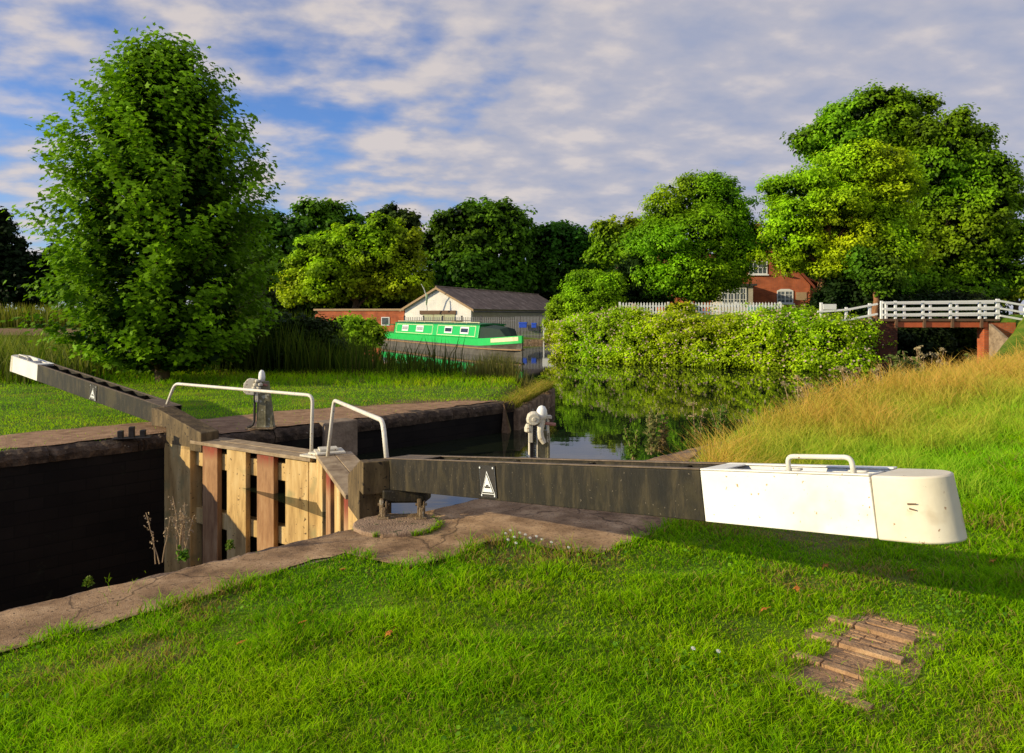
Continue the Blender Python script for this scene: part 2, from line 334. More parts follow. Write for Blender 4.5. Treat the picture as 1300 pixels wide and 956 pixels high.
def raw_mesh(name, V, faces_n, idx, mats, parent=None, tint=None, loc=None, mi=None):
    """V (n,3) world; faces all of faces_n verts, idx (m,faces_n)"""
    o0 = np.array(loc if loc is not None else org(parent))
    me = bpy.data.meshes.new(name)
    V = np.asarray(V, dtype=np.float32) - o0.astype(np.float32)
    idx = np.asarray(idx, dtype=np.int32)
    me.vertices.add(len(V)); me.vertices.foreach_set('co', V.ravel())
    me.loops.add(idx.size); me.loops.foreach_set('vertex_index', idx.ravel())
    me.polygons.add(len(idx)); me.polygons.foreach_set('loop_start', np.arange(len(idx), dtype=np.int32) * faces_n)
    if mi is not None: me.polygons.foreach_set('material_index', np.asarray(mi, dtype=np.int32))
    me.update(calc_edges=True)
    if tint is not None:
        ca = me.color_attributes.new('tint', 'FLOAT_COLOR', 'POINT')
        c = np.ones((len(V), 4), dtype=np.float32); c[:, :3] = tint; ca.data.foreach_set('color', c.ravel())
    return link(name, me, mats if isinstance(mats, (list, tuple)) else [mats], parent, loc)

DIAMOND = np.array([(0, 0, 0), (0.36, 0.45, 0.1), (0, 1, -0.05), (-0.36, 0.45, 0.1)], dtype=float)
LANCE = np.array([(0, 0, 0), (0.2, 0.4, 0.06), (0, 1, -0.08), (-0.2, 0.4, 0.06)], dtype=float)
MAPLE = np.array([(0, 0.0, 0), (0.34, 0.02, -.06), (0.26, 0.27, 0), (0.58, 0.5, -.1), (0.25, 0.58, 0), (0, 1.05, -.14), (-0.25, 0.58, 0), (-0.58, 0.5, -.1), (-0.26, 0.27, 0), (-0.34, 0.02, -.06)], dtype=float)
HEXY = np.array([(0, 0, 0), (0.4, 0.15, .05), (0.42, 0.62, .0), (0.0, 1, -.08), (-0.42, 0.62, 0.06), (-0.4, 0.15, 0)], dtype=float)
def leaf_arrays(P, Nn, size, tint, shape):
    n, k = len(P), len(shape)
    Nn = nrm(Nn)
    r = RNG.normal(size=(n, 3)); r[:, 2] -= 0.5
    Ux = np.cross(Nn, r); Ux = nrm(Ux); Uy = np.cross(Nn, Ux)
    sz = np.asarray(size).reshape(-1, 1, 1) * np.ones((n, 1, 1))
    V = P[:, None, :] + sz * (shape[None, :, 0:1] * Ux[:, None, :] + (shape[None, :, 1:2] - 0.5) * Uy[:, None, :] + shape[None, :, 2:3] * Nn[:, None, :])
    T = np.repeat(tint[:, None, :], k, axis=1)
    return V.reshape(-1, 3), T.reshape(-1, 3), np.arange(n * k).reshape(n, k)
def leaf_object(name, P, Nn, size, tint, shape, mat, parent, loc=None):
    V, T, I = leaf_arrays(P, Nn, size, tint, shape)
    return raw_mesh(name, V, len(shape), I, mat, parent, T, loc)
def lerp3(a, b, t): return np.array(a)[None, :] * (1 - t[:, None]) + np.array(b)[None, :] * t[:, None]

def crown(lobes, clump_r, density, per, leaf, dark, light, inner=1.0, droop=0.0, ragged=0.12, zmin=None, sub=0):
    """leaf positions for a crown made of ellipsoid lobes, in clumps that leave gaps"""
    Ps, Ns, Ss, Ts = [], [], [], []
    if sub:
        big = np.array(lobes, dtype=float); more = []
        for (cx, cy, cz, rx, ry, rz) in big:
            k = max(5, int(sub * min(1.6, (rx / (clump_r * 2.6)) ** 2)))
            for j in range(k):
                d = nrm(RNG.normal(size=3)); d[2] = abs(d[2]) * 1.1 - 0.35 if RNG.random() < .8 else d[2]
                f = RNG.uniform(.22, .46); q = RNG.uniform(.7, 1.06)
                more.append((cx + d[0] * rx * q, cy + d[1] * ry * q, cz + d[2] * rz * q, rx * f, ry * f, rz * f * .85))
        lobes = [tuple(b[:3]) + tuple(b[3:] * .8) for b in big] + more
    lb = np.array(lobes, dtype=float)
    for i, (cx, cy, cz, rx, ry, rz) in enumerate(lb):
        area = 4 * math.pi * ((rx * ry) ** 1.6 / 3 + (rx * rz) ** 1.6 / 3 + (ry * rz) ** 1.6 / 3) ** (1 / 1.6)
        m = max(6, int(area / (clump_r ** 2) * density))
        d = nrm(RNG.normal(size=(m, 3))); d = d[d[:, 2] > -0.75]; m = len(d)
        c = np.array((cx, cy, cz)) + d * np.array((rx, ry, rz)) * (0.86 + ragged * RNG.normal(size=(m, 1)) + .24 * (RNG.random((m, 1)) < .07))
        keep = np.ones(m, bool)
        for j, o in enumerate(lb):
            if j == i: continue
            q = np.linalg.norm((c - o[:3]) / o[3:], axis=1); keep &= q > 0.78
        c = c[keep]; d = d[keep]; m = len(c)
        if m == 0: continue
        ct = RNG.random(m)
        cr = clump_r * (0.65 + 0.7 * RNG.random(m))
        e = nrm(RNG.normal(size=(m, per, 3)))
        rad = RNG.random((m, per, 1)) ** 0.45
        off = e * rad * cr[:, None, None]; off[:, :, 2] *= 0.62
        off[:, :, 2] -= droop * np.linalg.norm(off[:, :, :2], axis=2)
        P = c[:, None, :] + off
        nn = e * 0.7 + d[:, None, :] * 0.45 + np.array((0, 0, 0.55)) + RNG.normal(size=(m, per, 3)) * 0.45
        t = np.clip(0.10 + 0.42 * ct[:, None] + 0.3 * RNG.random((m, per)) + 0.22 * (e[:, :, 2] * rad[:, :, 0] + 0.3) + 0.1 * d[:, None, 2], 0, 1)  # upper leaves paler, dark ones as shadow pockets: shading put into the tint
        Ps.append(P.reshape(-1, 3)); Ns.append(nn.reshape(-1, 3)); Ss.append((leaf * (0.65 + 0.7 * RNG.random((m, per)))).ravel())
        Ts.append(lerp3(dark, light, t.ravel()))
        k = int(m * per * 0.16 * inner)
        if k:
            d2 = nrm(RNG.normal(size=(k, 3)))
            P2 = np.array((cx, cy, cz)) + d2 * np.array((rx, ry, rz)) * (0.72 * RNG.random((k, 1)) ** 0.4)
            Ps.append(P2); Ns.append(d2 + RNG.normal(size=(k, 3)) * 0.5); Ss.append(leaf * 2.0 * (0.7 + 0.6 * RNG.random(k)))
            Ts.append(np.repeat(np.array(dark)[None, :] * 0.6, k, 0))  # inner leaves darkened: crown shade is put into their tint
    P = np.concatenate(Ps); Nn = np.concatenate(Ns); S = np.concatenate(Ss); T = np.concatenate(Ts)
    fa_ = 1 / (clump_r * 3.2)
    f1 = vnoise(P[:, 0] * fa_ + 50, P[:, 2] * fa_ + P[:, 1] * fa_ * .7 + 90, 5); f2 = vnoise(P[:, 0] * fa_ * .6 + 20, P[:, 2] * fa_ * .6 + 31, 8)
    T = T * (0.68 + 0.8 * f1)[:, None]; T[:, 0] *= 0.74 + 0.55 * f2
    if zmin is not None:
        k = P[:, 2] > zmin; P, Nn, S, T = P[k], Nn[k], S[k], T[k]
    return P, Nn, S, T
def limb(a, b, r0, r1, n=6, wob=0.12):
    a = Vector(a); b = Vector(b); pts = []; rs = []; l = (b - a).length
    for i in range(n + 1):
        t = i / n; p = a.lerp(b, t)
        w = math.sin(t * math.pi) * wob * l
        p += Vector((random.uniform(-1, 1), random.uniform(-1, 1), 0.6)) * w * 0.5
        pts.append(p); rs.append(r0 + (r1 - r0) * t ** 0.8)
    return pts, rs
def tree(name, label, cat, base, lobes, clump_r, density, per, leaf, dark, light, trunk_r=0.3, bark='bark', group=None, shape=DIAMOND, inner=1.0, droop=0.25, ragged=0.17, zmin=None, stems=None, sub=9):
    base = Vector(base); o = thing(name, base, label, cat, group)
    P, Nn, S, T = crown(lobes, clump_r, density, per, leaf, dark, light, inner, droop, ragged, zmin, sub)
    mb = MB()
    lb = sorted(lobes, key=lambda l: -l[3] * l[5])
    top = max(l[2] + l[5] * 0.5 for l in lobes); zc = min(l[2] for l in lobes)
    mx = sum(l[0] for l in lobes) / len(lobes); my = sum(l[1] for l in lobes) / len(lobes)
    starts = stems or [(base.x, base.y, trunk_r)]
    for (sx, sy, sr) in starts:
        p, r = limb((sx, sy, base.z - 0.15), ((sx + mx) / 2, (sy + my) / 2, zc + (top - zc) * 0.45), sr, sr * 0.45, 7, 0.04)
        r[0] *= 1.35
        mb.tube(p, r, 10)
        for l in lb[:9]:
            i = random.randint(2, 5)
            q, rr = limb(p[i], (l[0] + random.uniform(-.3, .3) * l[3], l[1], l[2] + l[5] * 0.3), r[i] * 0.6, 0.03, 6, 0.1)
            mb.tube(q, rr, 7)
    mb.build('trunk', M[bark], o, smooth=True)
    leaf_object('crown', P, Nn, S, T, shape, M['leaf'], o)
    return o
def plobes(Y, spec, dz=0.85):
    """lobes given where they are seen at depth Y: (px, py, half width px, half height px[, dY])"""
    out = []
    for s in spec:
        dY = s[4] if len(s) > 4 else 0
        c = at(s[0], s[1], Y + dY); k = (Y + dY) / F
        out.append((c.x, c.y, c.z, s[2] * k, s[2] * k * dz, s[3] * k))
    return out

# ------------------------------------------------------------------ ground model
def sstep(t): t = np.clip(t, 0, 1); return t * t * (3 - 2 * t)
def vnoise(x, y, seed=0):
    xi = np.floor(x).astype(np.int64); yi = np.floor(y).astype(np.int64); xf = x - xi; yf = y - yi
    def h(a, b):
        k = (a * 374761393 + b * 668265263 + seed * 1442695041) & 0x7fffffff
        k = ((k ^ (k >> 13)) * 1274126177) & 0x7fffffff
        return ((k ^ (k >> 16)) & 0xffff) / 65535.0
    u = sstep(xf); v = sstep(yf)
    return (h(xi, yi) * (1 - u) + h(xi + 1, yi) * u) * (1 - v) + (h(xi, yi + 1) * (1 - u) + h(xi + 1, yi + 1) * u) * v
def fbm(x, y, seed=0, o=4):
    s = 0; a = 0.5
    for i in range(o): s = s + a * vnoise(x, y, seed + i); x = x * 2.03; y = y * 2.03; a *= 0.5
    return s
def inpoly(x, y, poly):
    r = np.zeros(x.shape, bool); n = len(poly)
    for i in range(n):
        x0, y0 = poly[i][:2]; x1, y1 = poly[(i + 1) % n][:2]
        if y0 == y1: continue
        c = ((y0 > y) != (y1 > y)) & (x < (x1 - x0) * (y - y0) / (y1 - y0) + x0); r ^= c
    return r
def sdist(x, y, poly):
    d = np.full(x.shape, 1e9); n = len(poly)
    for i in range(n):
        ax, ay = poly[i][:2]; bx, by = poly[(i + 1) % n][:2]
        ex, ey = bx - ax, by - ay; L2 = ex * ex + ey * ey + 1e-12
        t = np.clip(((x - ax) * ex + (y - ay) * ey) / L2, 0, 1)
        d = np.minimum(d, np.hypot(x - ax - t * ex, y - ay - t * ey))
    return np.where(inpoly(x, y, poly), -d, d)
NN, NF, NFD = 5.2, 10.3, 11.0        # near face, far face upstream, far face downstream of the gate
p2 = lambda s, n: tuple(sn(s, n)[:2])
WATER = [p2(4.4, NN), p2(9.3, NN), (3.3, 11.0), (4.3, 12.5), (6.1, 14.7), (8.7, 16.9), (11.7, 19.9), (15.5, 25), (19.35, 29.8), (21, 33.4), (28.6, 46), (38, 62), (33, 63), (24.5, 47), (17.6, 35.5), (14.95, 30.6),
         (11.5, 31), (7.1, 34), (4.0, 36.5), (2.2, 39), (3.2, 46), (4.6, 60), (-15, 62.5), (-32, 70), (-48, 96), (-110, 112), (-110, 78), (-50, 62), (-20, 33), (-8, 27.5), (-2.3, 24.2), (0.35, 21), (0.55, 18.6), p2(10.6, NF + 0.25), p2(10.3, NF), p2(4.4, NF)]
LOCK = [p2(-30, NN - 0.32), p2(9.0, NN - 0.32), p2(10.0, NF + 0.32), p2(4.3, NF + 0.32), p2(4.1, NFD + 0.32), p2(-30, NFD + 0.32)]
def base_z(x, y):
    r = (1.5 * sstep(((y - 21.5) + 0.5 * (x - 13)) / 10.0) + 0.22 * sstep((x - 2.0) / 6.0) * (y < 1e9)) * sstep((x - 0.05 * y) / 3.0)
    far = sstep((y - 100) / 60.0)
    return r * (1 - far) + 0.03 * (fbm(x * 0.7, y * 0.7, 3) - 0.47) + 0.02 * (fbm(x * 3, y * 3, 9, 2) - 0.37)
def terrain(x, y):
    x = np.asarray(x, float); y = np.asarray(y, float)
    b = base_z(x, y)
    d = sdist(x, y, WATER); dl = sdist(x, y, LOCK)
    s = (x + y) * S2; n = (y - x) * S2
    near_lock = (s < 10.4) & (n > 3.8) & (n < 12.2)
    w = 0.6 + 0.45 * np.maximum(b, 0)
    zb = np.where(d < 0, WZ - np.minimum(1.4, -d * 1.1) - 0.02, WZ + (b - WZ) * sstep((d + 0.05) / w))
    z = np.where(near_lock & (d > -0.02), b, zb)
    z = np.where((dl < 0) & (s < 4.6), -5.0, np.where(dl < 0, -2.2, z))
    return z
def grid_axis(pts):
    out = []
    for (a, b, st) in pts: out += list(np.arange(a, b - 1e-6, st))
    out.append(pts[-1][1]); return np.array(out)
gx = grid_axis([(-900, -200, 70), (-200, -60, 10), (-60, -16, 2), (-16, -8, 0.5), (-8, 8, 0.16), (8, 24, 0.4), (24, 60, 2), (60, 200, 10), (200, 900, 70)])
gy = grid_axis([(-60, -4, 8), (-4, 2, 1), (2, 14, 0.16), (14, 36, 0.4), (36, 70, 1.2), (70, 160, 5), (160, 1400, 80)])
GX, GY = np.meshgrid(gx, gy); GZ = terrain(GX, GY)
nx, ny = len(gx), len(gy)
ii, jj = np.meshgrid(np.arange(nx - 1), np.arange(ny - 1)); q = (jj * nx + ii).ravel()
ground = raw_mesh('ground', np.stack([GX, GY, GZ], -1).reshape(-1, 3), 4, np.stack([q, q + 1, q + nx + 1, q + nx], -1), M['ground'])
ground['kind'] = 'structure'
ground.data.polygons.foreach_set('use_smooth', [True] * len(ground.data.polygons))
dw = sdist(GX, GY, WATER).ravel(); dn = ((GY - GX) * S2).ravel(); dsv = ((GY + GX) * S2).ravel()
soil = np.clip(1 - np.abs(dw) / 0.9, 0, 1) * (fbm(GX.ravel() * 1.5, GY.ravel() * 1.5, 5) > 0.42)
soil *= (GY.ravel() < 30)
soil = np.maximum(soil, (dw < 0) * 1.0)
wp_ = fbm(GX.ravel() * 1.7, GY.ravel() * 1.7, 61); soil = np.maximum(soil, (dn < NN) * (GX.ravel() < 12) * (GY.ravel() < 12) * np.clip((wp_ - .6) * 5, 0, .6))
far_strip = (dsv > .5) & (dn > NF) & (dn < 12.1) & (dsv < 10.2)
fs_n = fbm(GX.ravel() * 1.1, GY.ravel() * 1.1, 21)
soil = np.maximum(soil, far_strip * np.clip((fs_n - 0.40 + 0.28 * (np.abs(dn - NF) < 1.0)) * 6, 0, 1))
ma = ground.data.attributes.new('mask', 'FLOAT', 'POINT'); ma.data.foreach_set('value', soil.astype(np.float32))

wm = MB(); wm.add([(x, y, WZ) for x, y in WATER], [list(range(len(WATER)))])
canal = wm.build('canal_water', M['water']); canal['kind'] = 'structure'
lw = MB(); lw.add([(*p2(-30, NN - 0.1), -3.0), (*p2(4.3, NN - 0.1), -3.0), (*p2(4.3, NFD + .1), -3.0), (*p2(-30, NFD + .1), -3.0)], [(0, 1, 2, 3)])
lockw = lw.build('lock_water', M['water_dark']); lockw['kind'] = 'structure'

# ------------------------------------------------------------------ lock walls and paving
def wall_run(o, mb, cop, s0, s1, n_face, side, seed):
    """masonry with a worn coping; side +1 means land on larger n"""
    rr = random.Random(seed)
    fr = Matrix(((S2, -S2, 0, 0), (S2, S2, 0, 0), (0, 0, 1, 0), (0, 0, 0, 1)))
    mb.T = fr; cop.T = fr
    a, b = (n_face, n_face + 0.62) if side > 0 else (n_face - 0.62, n_face)
    mb.box(s0, s1, a + (0.03 if side > 0 else 0), b - (0 if side > 0 else 0.03), -5.0, -0.192)
    s = s0
    while s < s1 - 0.01:
        l = min(rr.uniform(0.7, 1.25), s1 - s)
        if s1 - s - l < 0.3: l = s1 - s
        seg = 14; top = 0.003; j = rr.uniform(-0.015, 0.015)
        fa = []
        for i in range(seg + 1):
            fa.append((s + 0.004 + (l - 0.008) * i / seg, rr.uniform(-0.024, 0.024) + j, rr.uniform(-0.024, 0.008)))
        sg = 1 if side > 0 else -1
        nf = n_face
        vs = []; fs = []
        for (x, dn_, dz) in fa:
            # profile: back top, edge top, rounded lip, face bottom
            vs += [(x, nf + sg * 0.62, top), (x, nf + sg * 0.09, top + dz * .5), (x, nf + sg * (0.02 + dn_), top - 0.035 + dz), (x, nf + sg * (dn_ + dz), -0.09 + dz), (x, nf + sg * (0.012 + dn_), -0.19), (x, nf + sg * 0.62, -0.19)]
        k = 6
        for i in range(seg):
            for m in range(k): fs.append((i * k + m, i * k + (m + 1) % k, (i + 1) * k + (m + 1) % k, (i + 1) * k + m))
        fs += [list(range(k)), list(range(seg * k, seg * k + k))]
        cop.add(vs, fs); s += l
def lock_wall(name, label, runs, seed, cm='stone'):
    o = thing(name, sn(runs[0][0], runs[0][2], 0), label, 'lock wall')
    mb, cop = MB(), MB()
    for i, (s0, s1, nf, sd) in enumerate(runs): wall_run(o, mb, cop, s0, s1, nf, sd, seed + i)
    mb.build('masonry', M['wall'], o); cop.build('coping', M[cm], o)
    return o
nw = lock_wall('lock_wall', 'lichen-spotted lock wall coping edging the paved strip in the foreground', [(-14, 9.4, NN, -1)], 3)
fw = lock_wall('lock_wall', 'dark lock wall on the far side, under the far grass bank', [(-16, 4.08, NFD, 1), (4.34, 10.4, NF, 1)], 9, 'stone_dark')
qs = MB(Matrix(((S2, -S2, 0, 0), (S2, S2, 0, 0), (0, 0, 1, 0), (0, 0, 0, 1))))
qs.box(6.15, 6.75, NF - 0.05, NF + 0.3, -1.2, 0.022)
qs.build('quoin_stone', M['stone_pale'], fw, bevel=0.02)
end = MB(); e0 = sn(10.4, NF); e1 = Vector((1.0, 18.9, 0)); dr = (e1 - e0)
for i in range(7):
    a = e0 + dr * (i / 7) + Vector((random.uniform(-.05, .05), 0, 0)); b = e0 + dr * ((i + 0.97) / 7)
    end.T = frame(a, b - a); l = (b - a).length
    end.box(0, l, -0.1, 0.5, -1.6, random.uniform(-0.16, -0.02) - i * 0.015)
end.build('rubble_end', M['stone'], fw, bevel=0.04)

EDGE_PX = [(-160, 905), (-60, 858), (0, 832), (100, 806), (200, 775), (300, 745), (400, 712), (440, 704), (480, 714), (520, 721), (560, 713), (620, 691), (660, 689), (720, 704), (760, 705), (800, 690), (850, 671), (868, 655), (885, 622), (880, 600), (872, 586)]
EDGE = [tuple(gnd(px, py)[:2]) for px, py in EDGE_PX] + [(2.55, 9.75)]
def jag(poly, step, amp, seed):
    r = random.Random(seed); out = []
    for i in range(len(poly) - 1):
        a, b = Vector(poly[i]), Vector(poly[i + 1]); k = max(1, int((b - a).length / step))
        for j in range(k):
            p = a.lerp(b, j / k); out.append((p.x + r.uniform(-amp, amp), p.y + r.uniform(-amp, amp)))
    return out + [poly[-1]]
EDGEJ = jag(EDGE, 0.1, 0.018, 4)
PAVE = EDGEJ + [p2(9.2, NN - 0.16)] + jag([p2(9.0, NN - 0.16), p2(-6, NN - 0.16)], .12, .025, 12)
def sheet(name, poly, mat, dz, step=0.15):
    """a thin sheet draped over the ground"""
    xs = [p[0] for p in poly]; ys = [p[1] for p in poly]
    import bmesh
    bm = bmesh.new(); vs = [bm.verts.new((x, y, 0)) for x, y in poly]; f = bm.faces.new(vs)
    bmesh.ops.triangulate(bm, faces=[f])
    for _ in range(5):
        es = [e for e in bm.edges if e.calc_length() > step * 2]
        if not es: break
        bmesh.ops.subdivide_edges(bm, edges=es, cuts=1); bmesh.ops.triangulate(bm, faces=bm.faces[:])
    c = np.array([v.co[:2] for v in bm.verts]); z = np.maximum(base_z(c[:, 0], c[:, 1]), -0.03)
    # close the gap that a coarse drape could leave
    for v, zz in zip(bm.verts, z): v.co.z = zz + dz
    bmesh.ops.recalc_face_normals(bm, faces=bm.faces)
    me = bpy.data.meshes.new(name); bm.to_mesh(me); bm.free()
    for p in me.polygons:
        if p.normal.z < 0: p.flip()
    o = link(name, me, [mat], None); o['kind'] = 'structure'; return o
pv = sheet('paving', PAVE, M['paving'], 0.014)
FARDIRT = [p2(1.0, 11.6), p2(0.8, 12.0), p2(1.8, 12.3), p2(3, 12.6), p2(5.2, 12.1), p2(6.4, 12.3), p2(8.2, 11.7), p2(9.6, 11.2), p2(10.2, 10.6), p2(7, 10.45), p2(4.6, 10.42), p2(4.3, 11.12), p2(2.5, 11.12)]
fd = sheet('far_path', jag(FARDIRT + [FARDIRT[0]], 0.15, 0.05, 8)[:-1], M['soil'], 0.012)

# ------------------------------------------------------------------ lock gates
MIT = Vector((-2.235, 9.07, 0))
def warning_sign(parent, T, w, h, label):
    mb = MB(T)
    mb.box(-w / 2, w / 2, -0.008, 0, -h / 2, h / 2, 0)
    b = 0.004
    for (x0, x1, z0, z1) in ((-w / 2, w / 2, h / 2 - b, h / 2), (-w / 2, w / 2, -h / 2, -h / 2 + b), (-w / 2, -w / 2 + b, -h / 2, h / 2), (w / 2 - b, w / 2, -h / 2, h / 2)):
        mb.box(x0 + .002, x1 - .002, -0.011, -0.0085, z0 + .002, z1 - .002, 1)
    def tri(s, y, mi, oz=0.0):
        k = h * 0.365 * s; ww = w * 0.44 * s; oz -= h * .03
        mb.add([(-ww, y, -k + oz), (ww, y, -k + oz), (0, y, k + oz)], [(0, 1, 2)], mi)
    tri(1.0, -0.0125, 1); tri(0.88, -0.014, 0, -0.004); tri(0.74, -0.0155, 1, -0.006)
    y = -0.017; zz = -h * 0.2
    mb.add([(-w * .17, y, zz), (w * .17, y, zz), (w * .2, y, zz + h * .05), (-w * .2, y, zz + h * .05)], [(0, 1, 2, 3)], 0)
    mb.add([(-w * .1, y, zz + h * .055), (w * .1, y, zz + h * .055), (w * .06, y, zz + h * .1), (-w * .06, y, zz + h * .1)], [(0, 1, 2, 3)], 0)
    for sx in (-1, 1):
        for sz in (-1, 1): mb.box(sx * (w / 2 - .014) - .006, sx * (w / 2 - .014) + .006, -0.016, -0.0115, sz * (h / 2 - .014) - .006, sz * (h / 2 - .014) + .006, 1)
    o = mb.build('warning_sign', [M['black_plate'], M['sign_white']], parent); o['label'] = label; return o

def gate(label, pivot, head, heel, planks, mitre_x, top_z, crank, crank_z, bdir, slope, h, w, blen, white_from, sign_t, handle, rib_step, post_top, rails, seedoff):
    pivot = Vector(pivot); ld = (MIT - pivot); LL = ld.length; ld.normalize()
    up = Vector((0, 0, 1)); lf = frame(pivot, ld)
    ydir = lf.to_3x3() @ Vector((0, 1, 0)); dsd = Vector((-S2, -S2, 0))
    sg = 1 if ydir.dot(dsd) > 0 else -1       # local y sign that faces downstream
    o = thing('lock_gate', pivot, label, 'lock gate', 'pair of mitred lock gates')
    def yb(mb, x0, x1, y0, y1, z0, z1, mi=0):
        a, b = sorted((sg * y0, sg * y1)); mb.box(x0, x1, a, b, z0, z1, mi)
    mb = MB(lf); yb(mb, heel[0], heel[1], -0.14, 0.14, -4.2, top_z - 0.06); mb.build('heel_post', M['timber_y'], o, bevel=0.012)
    mb = MB(lf); yb(mb, mitre_x[0], mitre_x[1], -0.13, 0.135, -4.2, top_z - 0.03); mb.build('mitre_post', M['timber_y'], o, bevel=0.012)
    for i, (a, b, kind) in enumerate(planks):
        mb = MB(lf); yb(mb, a, b, 0.05, 0.125, -4.2, top_z - 0.025 - 0.004 * i); mb.build('plank', M['timber_r' if kind else 'timber_y'], o, bevel=0.008)
    for z in (-0.12, -0.92, -1.8, -2.7):
        mb = MB(lf); yb(mb, heel[1], mitre_x[0], -0.08, 0.048, z - 0.22 + top_z, z + top_z); mb.build('rail', M['timber_y'], o, bevel=0.01)
    mb = MB(lf); yb(mb, heel[1], mitre_x[0], -0.13, -0.085, -4.2, top_z - 0.06); mb.build('planking', M['timber_dark'], o)
    mb = MB(lf)
    yb(mb, heel[1] + 0.02, mitre_x[1] - 0.12, -0.26, -0.045, top_z - 0.02, top_z + 0.028); yb(mb, heel[1] + 0.02, mitre_x[1] - 0.12, -0.04, 0.16, top_z - 0.02, top_z + 0.024)
    mb.build('walkway', M['deckboard'], o, bevel=0.006)
    mb = MB(lf); yb(mb, mitre_x[1] - 0.3, mitre_x[1] + 0.02, -0.17, 0.165, top_z + 0.03, top_z + 0.055); yb(mb, mitre_x[1] - 0.2, mitre_x[1] - 0.02, -0.1, 0.12, top_z + 0.057, top_z + 0.085)
    mb.build('mitre_cap', M['white_old'], o, bevel=0.006)
    # balance beam: cranked head over the heel, then a hollow box rising outwards
    bm_ = MB(lf); bm_.prism(head, -0.14, 0.14, 'y', 0)
    beam = bm_.build('balance_beam', [M['beam_head']], o, bevel=0.008)
    bd = Vector((bdir[0], bdir[1], 0)).normalized() + up * slope
    T = frame(Vector((crank[0], crank[1], crank_z)), bd)          # x out along the beam, top edge at z=0
    yl = T.to_3x3() @ Vector((0, 1, 0))
    toward = -1 if yl.y > 0 else 1                                 # local y side that faces the viewer's bank
    bk = -toward
    def bb(m, x0, x1, y0, y1, z0, z1, mi=0):
        a, b = sorted((bk * y0, bk * y1)); m.box(x0, x1, a, b, z0, z1, mi)
    t = 0.022
    def trough(m, x0, x1, mats):
        bb(m, x0, x1, 0, t, -h, 0, mats[0]); bb(m, x0, x1, w - t, w, -h, 0, mats[0])
        bb(m, x0, x1, t + .001, w - t - .001, -h, -h + t, mats[0]); bb(m, x0 + .002, x1 - .002, t + .001, w - t - .001, -h * 0.36, -h * 0.33, mats[2])
        for (ya, yc) in ((0.0, 0.034), (w - 0.034, w)): bb(m, x0, x1, ya - .002, yc + .002, 0.002, 0.010, mats[1])
        x = x0 + 0.05
        while x < x1 - 0.05:
            bb(m, x, x + 0.014, t + .001, w - t - .001, -h * 0.33, -0.006, mats[0]); x += rib_step
    m2 = MB(T); trough(m2, -0.02, white_from - 0.003, (0, 1, 2))
    bb(m2, -0.02, 0.55, 0.036, w - 0.036, 0.001, 0.009, 1)
    m2.build('beam_box', [M['beam'], M['beam_top'], M['beam_in']], beam, bevel=0.004)
    m3 = MB(T); tb = blen - 0.275 if seedoff == 0 else blen - 0.2
    trough(m3, white_from, tb, (0, 0, 1))
    bb(m3, white_from, white_from + 0.12, 0.036, w - 0.036, 0.001, 0.009, 0)
    m3.build('white_section', [M['white'], M['beam_in']], beam, bevel=0.004)
    poly = [(tb + 0.003, 0), (blen - w * 0.55, 0)] + [(blen - w * 0.55 + w * 0.55 * math.sin(a), w / 2 - w / 2 * math.cos(a)) for a in [math.pi * i / 14 for i in range(1, 14)]] + [(blen - w * 0.55, w), (tb + 0.003, w)]
    m4 = MB(T); cz = [( -h - 0.004, 1.03), (-h * 0.5, 1.0), (0.004, 0.965)]
    n = len(poly); vs = []; fs = []
    for (z, sc) in cz:
        for (x, y) in poly:
            xx = tb + 0.003 + (x - tb - 0.003) * sc; yy = w / 2 + (y - w / 2) * (1 + (sc - 1) * 0.8); vs.append((xx, bk * yy, z))
    for r_ in range(2):
        for i in range(n): fs.append((r_ * n + i, r_ * n + (i + 1) % n, (r_ + 1) * n + (i + 1) % n, (r_ + 1) * n + i))
    fs += [list(range(n)), list(range(2 * n, 3 * n))]
    m4.add(vs, fs); e = m4.build('end_block', M['cream' if seedoff == 0 else 'white_old'], beam, bevel=0.008)
    for p in e.data.polygons: p.use_smooth = True
    e.data.set_sharp_from_angle(angle=math.radians(40))
    if seedoff == 0:
        sc_ = MB(T)
        for (x, z, l, a) in ((tb + .14, -.105, .035, .1), (tb + .145, -.122, .026, -.18)):
            sc_.add([(x, bk * -0.0035, z), (x + l, bk * -0.0035, z + l * a), (x + l, bk * -0.0035, z + l * a + .005), (x, bk * -0.0035, z + .007)], [(0, 1, 2, 3)])
        sc_.build('paint_chip', M['brown_wood'], beam)
    m5 = MB(T); hy = bk * 0.018
    m5.tube(round_path([(handle[0], hy, 0.005), (handle[0], hy, handle[2]), (handle[1], hy, handle[2]), (handle[1], hy, 0.005)], 0.035, 5), 0.011, 10)
    for x in (handle[0], handle[1]): bb(m5, x - 0.025, x + 0.05, 0.022, 0.05, 0.011, 0.02)
    m5.build('pull_handle', M['rail'], beam, smooth=True)
    TS = frame(T @ Vector((sign_t, bk * -0.001, -h * 0.5)), bd * (-toward if False else (1 if (T.to_3x3() @ Vector((1, 0, 0))).x > 0 else -1)))
    warning_sign(beam, TS, 0.178 if seedoff == 0 else 0.2, h * 0.86, 'warning sign with a white triangle on a black plate')
    # hand rail
    m6 = MB(); m6.tube(round_path(rails, 0.1, 6), 0.021, 12); m6.build('hand_rail', M['rail'], o, smooth=True)
    return o, T, lf
piv_n = (-1.14, 6.31, 0); Ln = (MIT - Vector(piv_n)).length
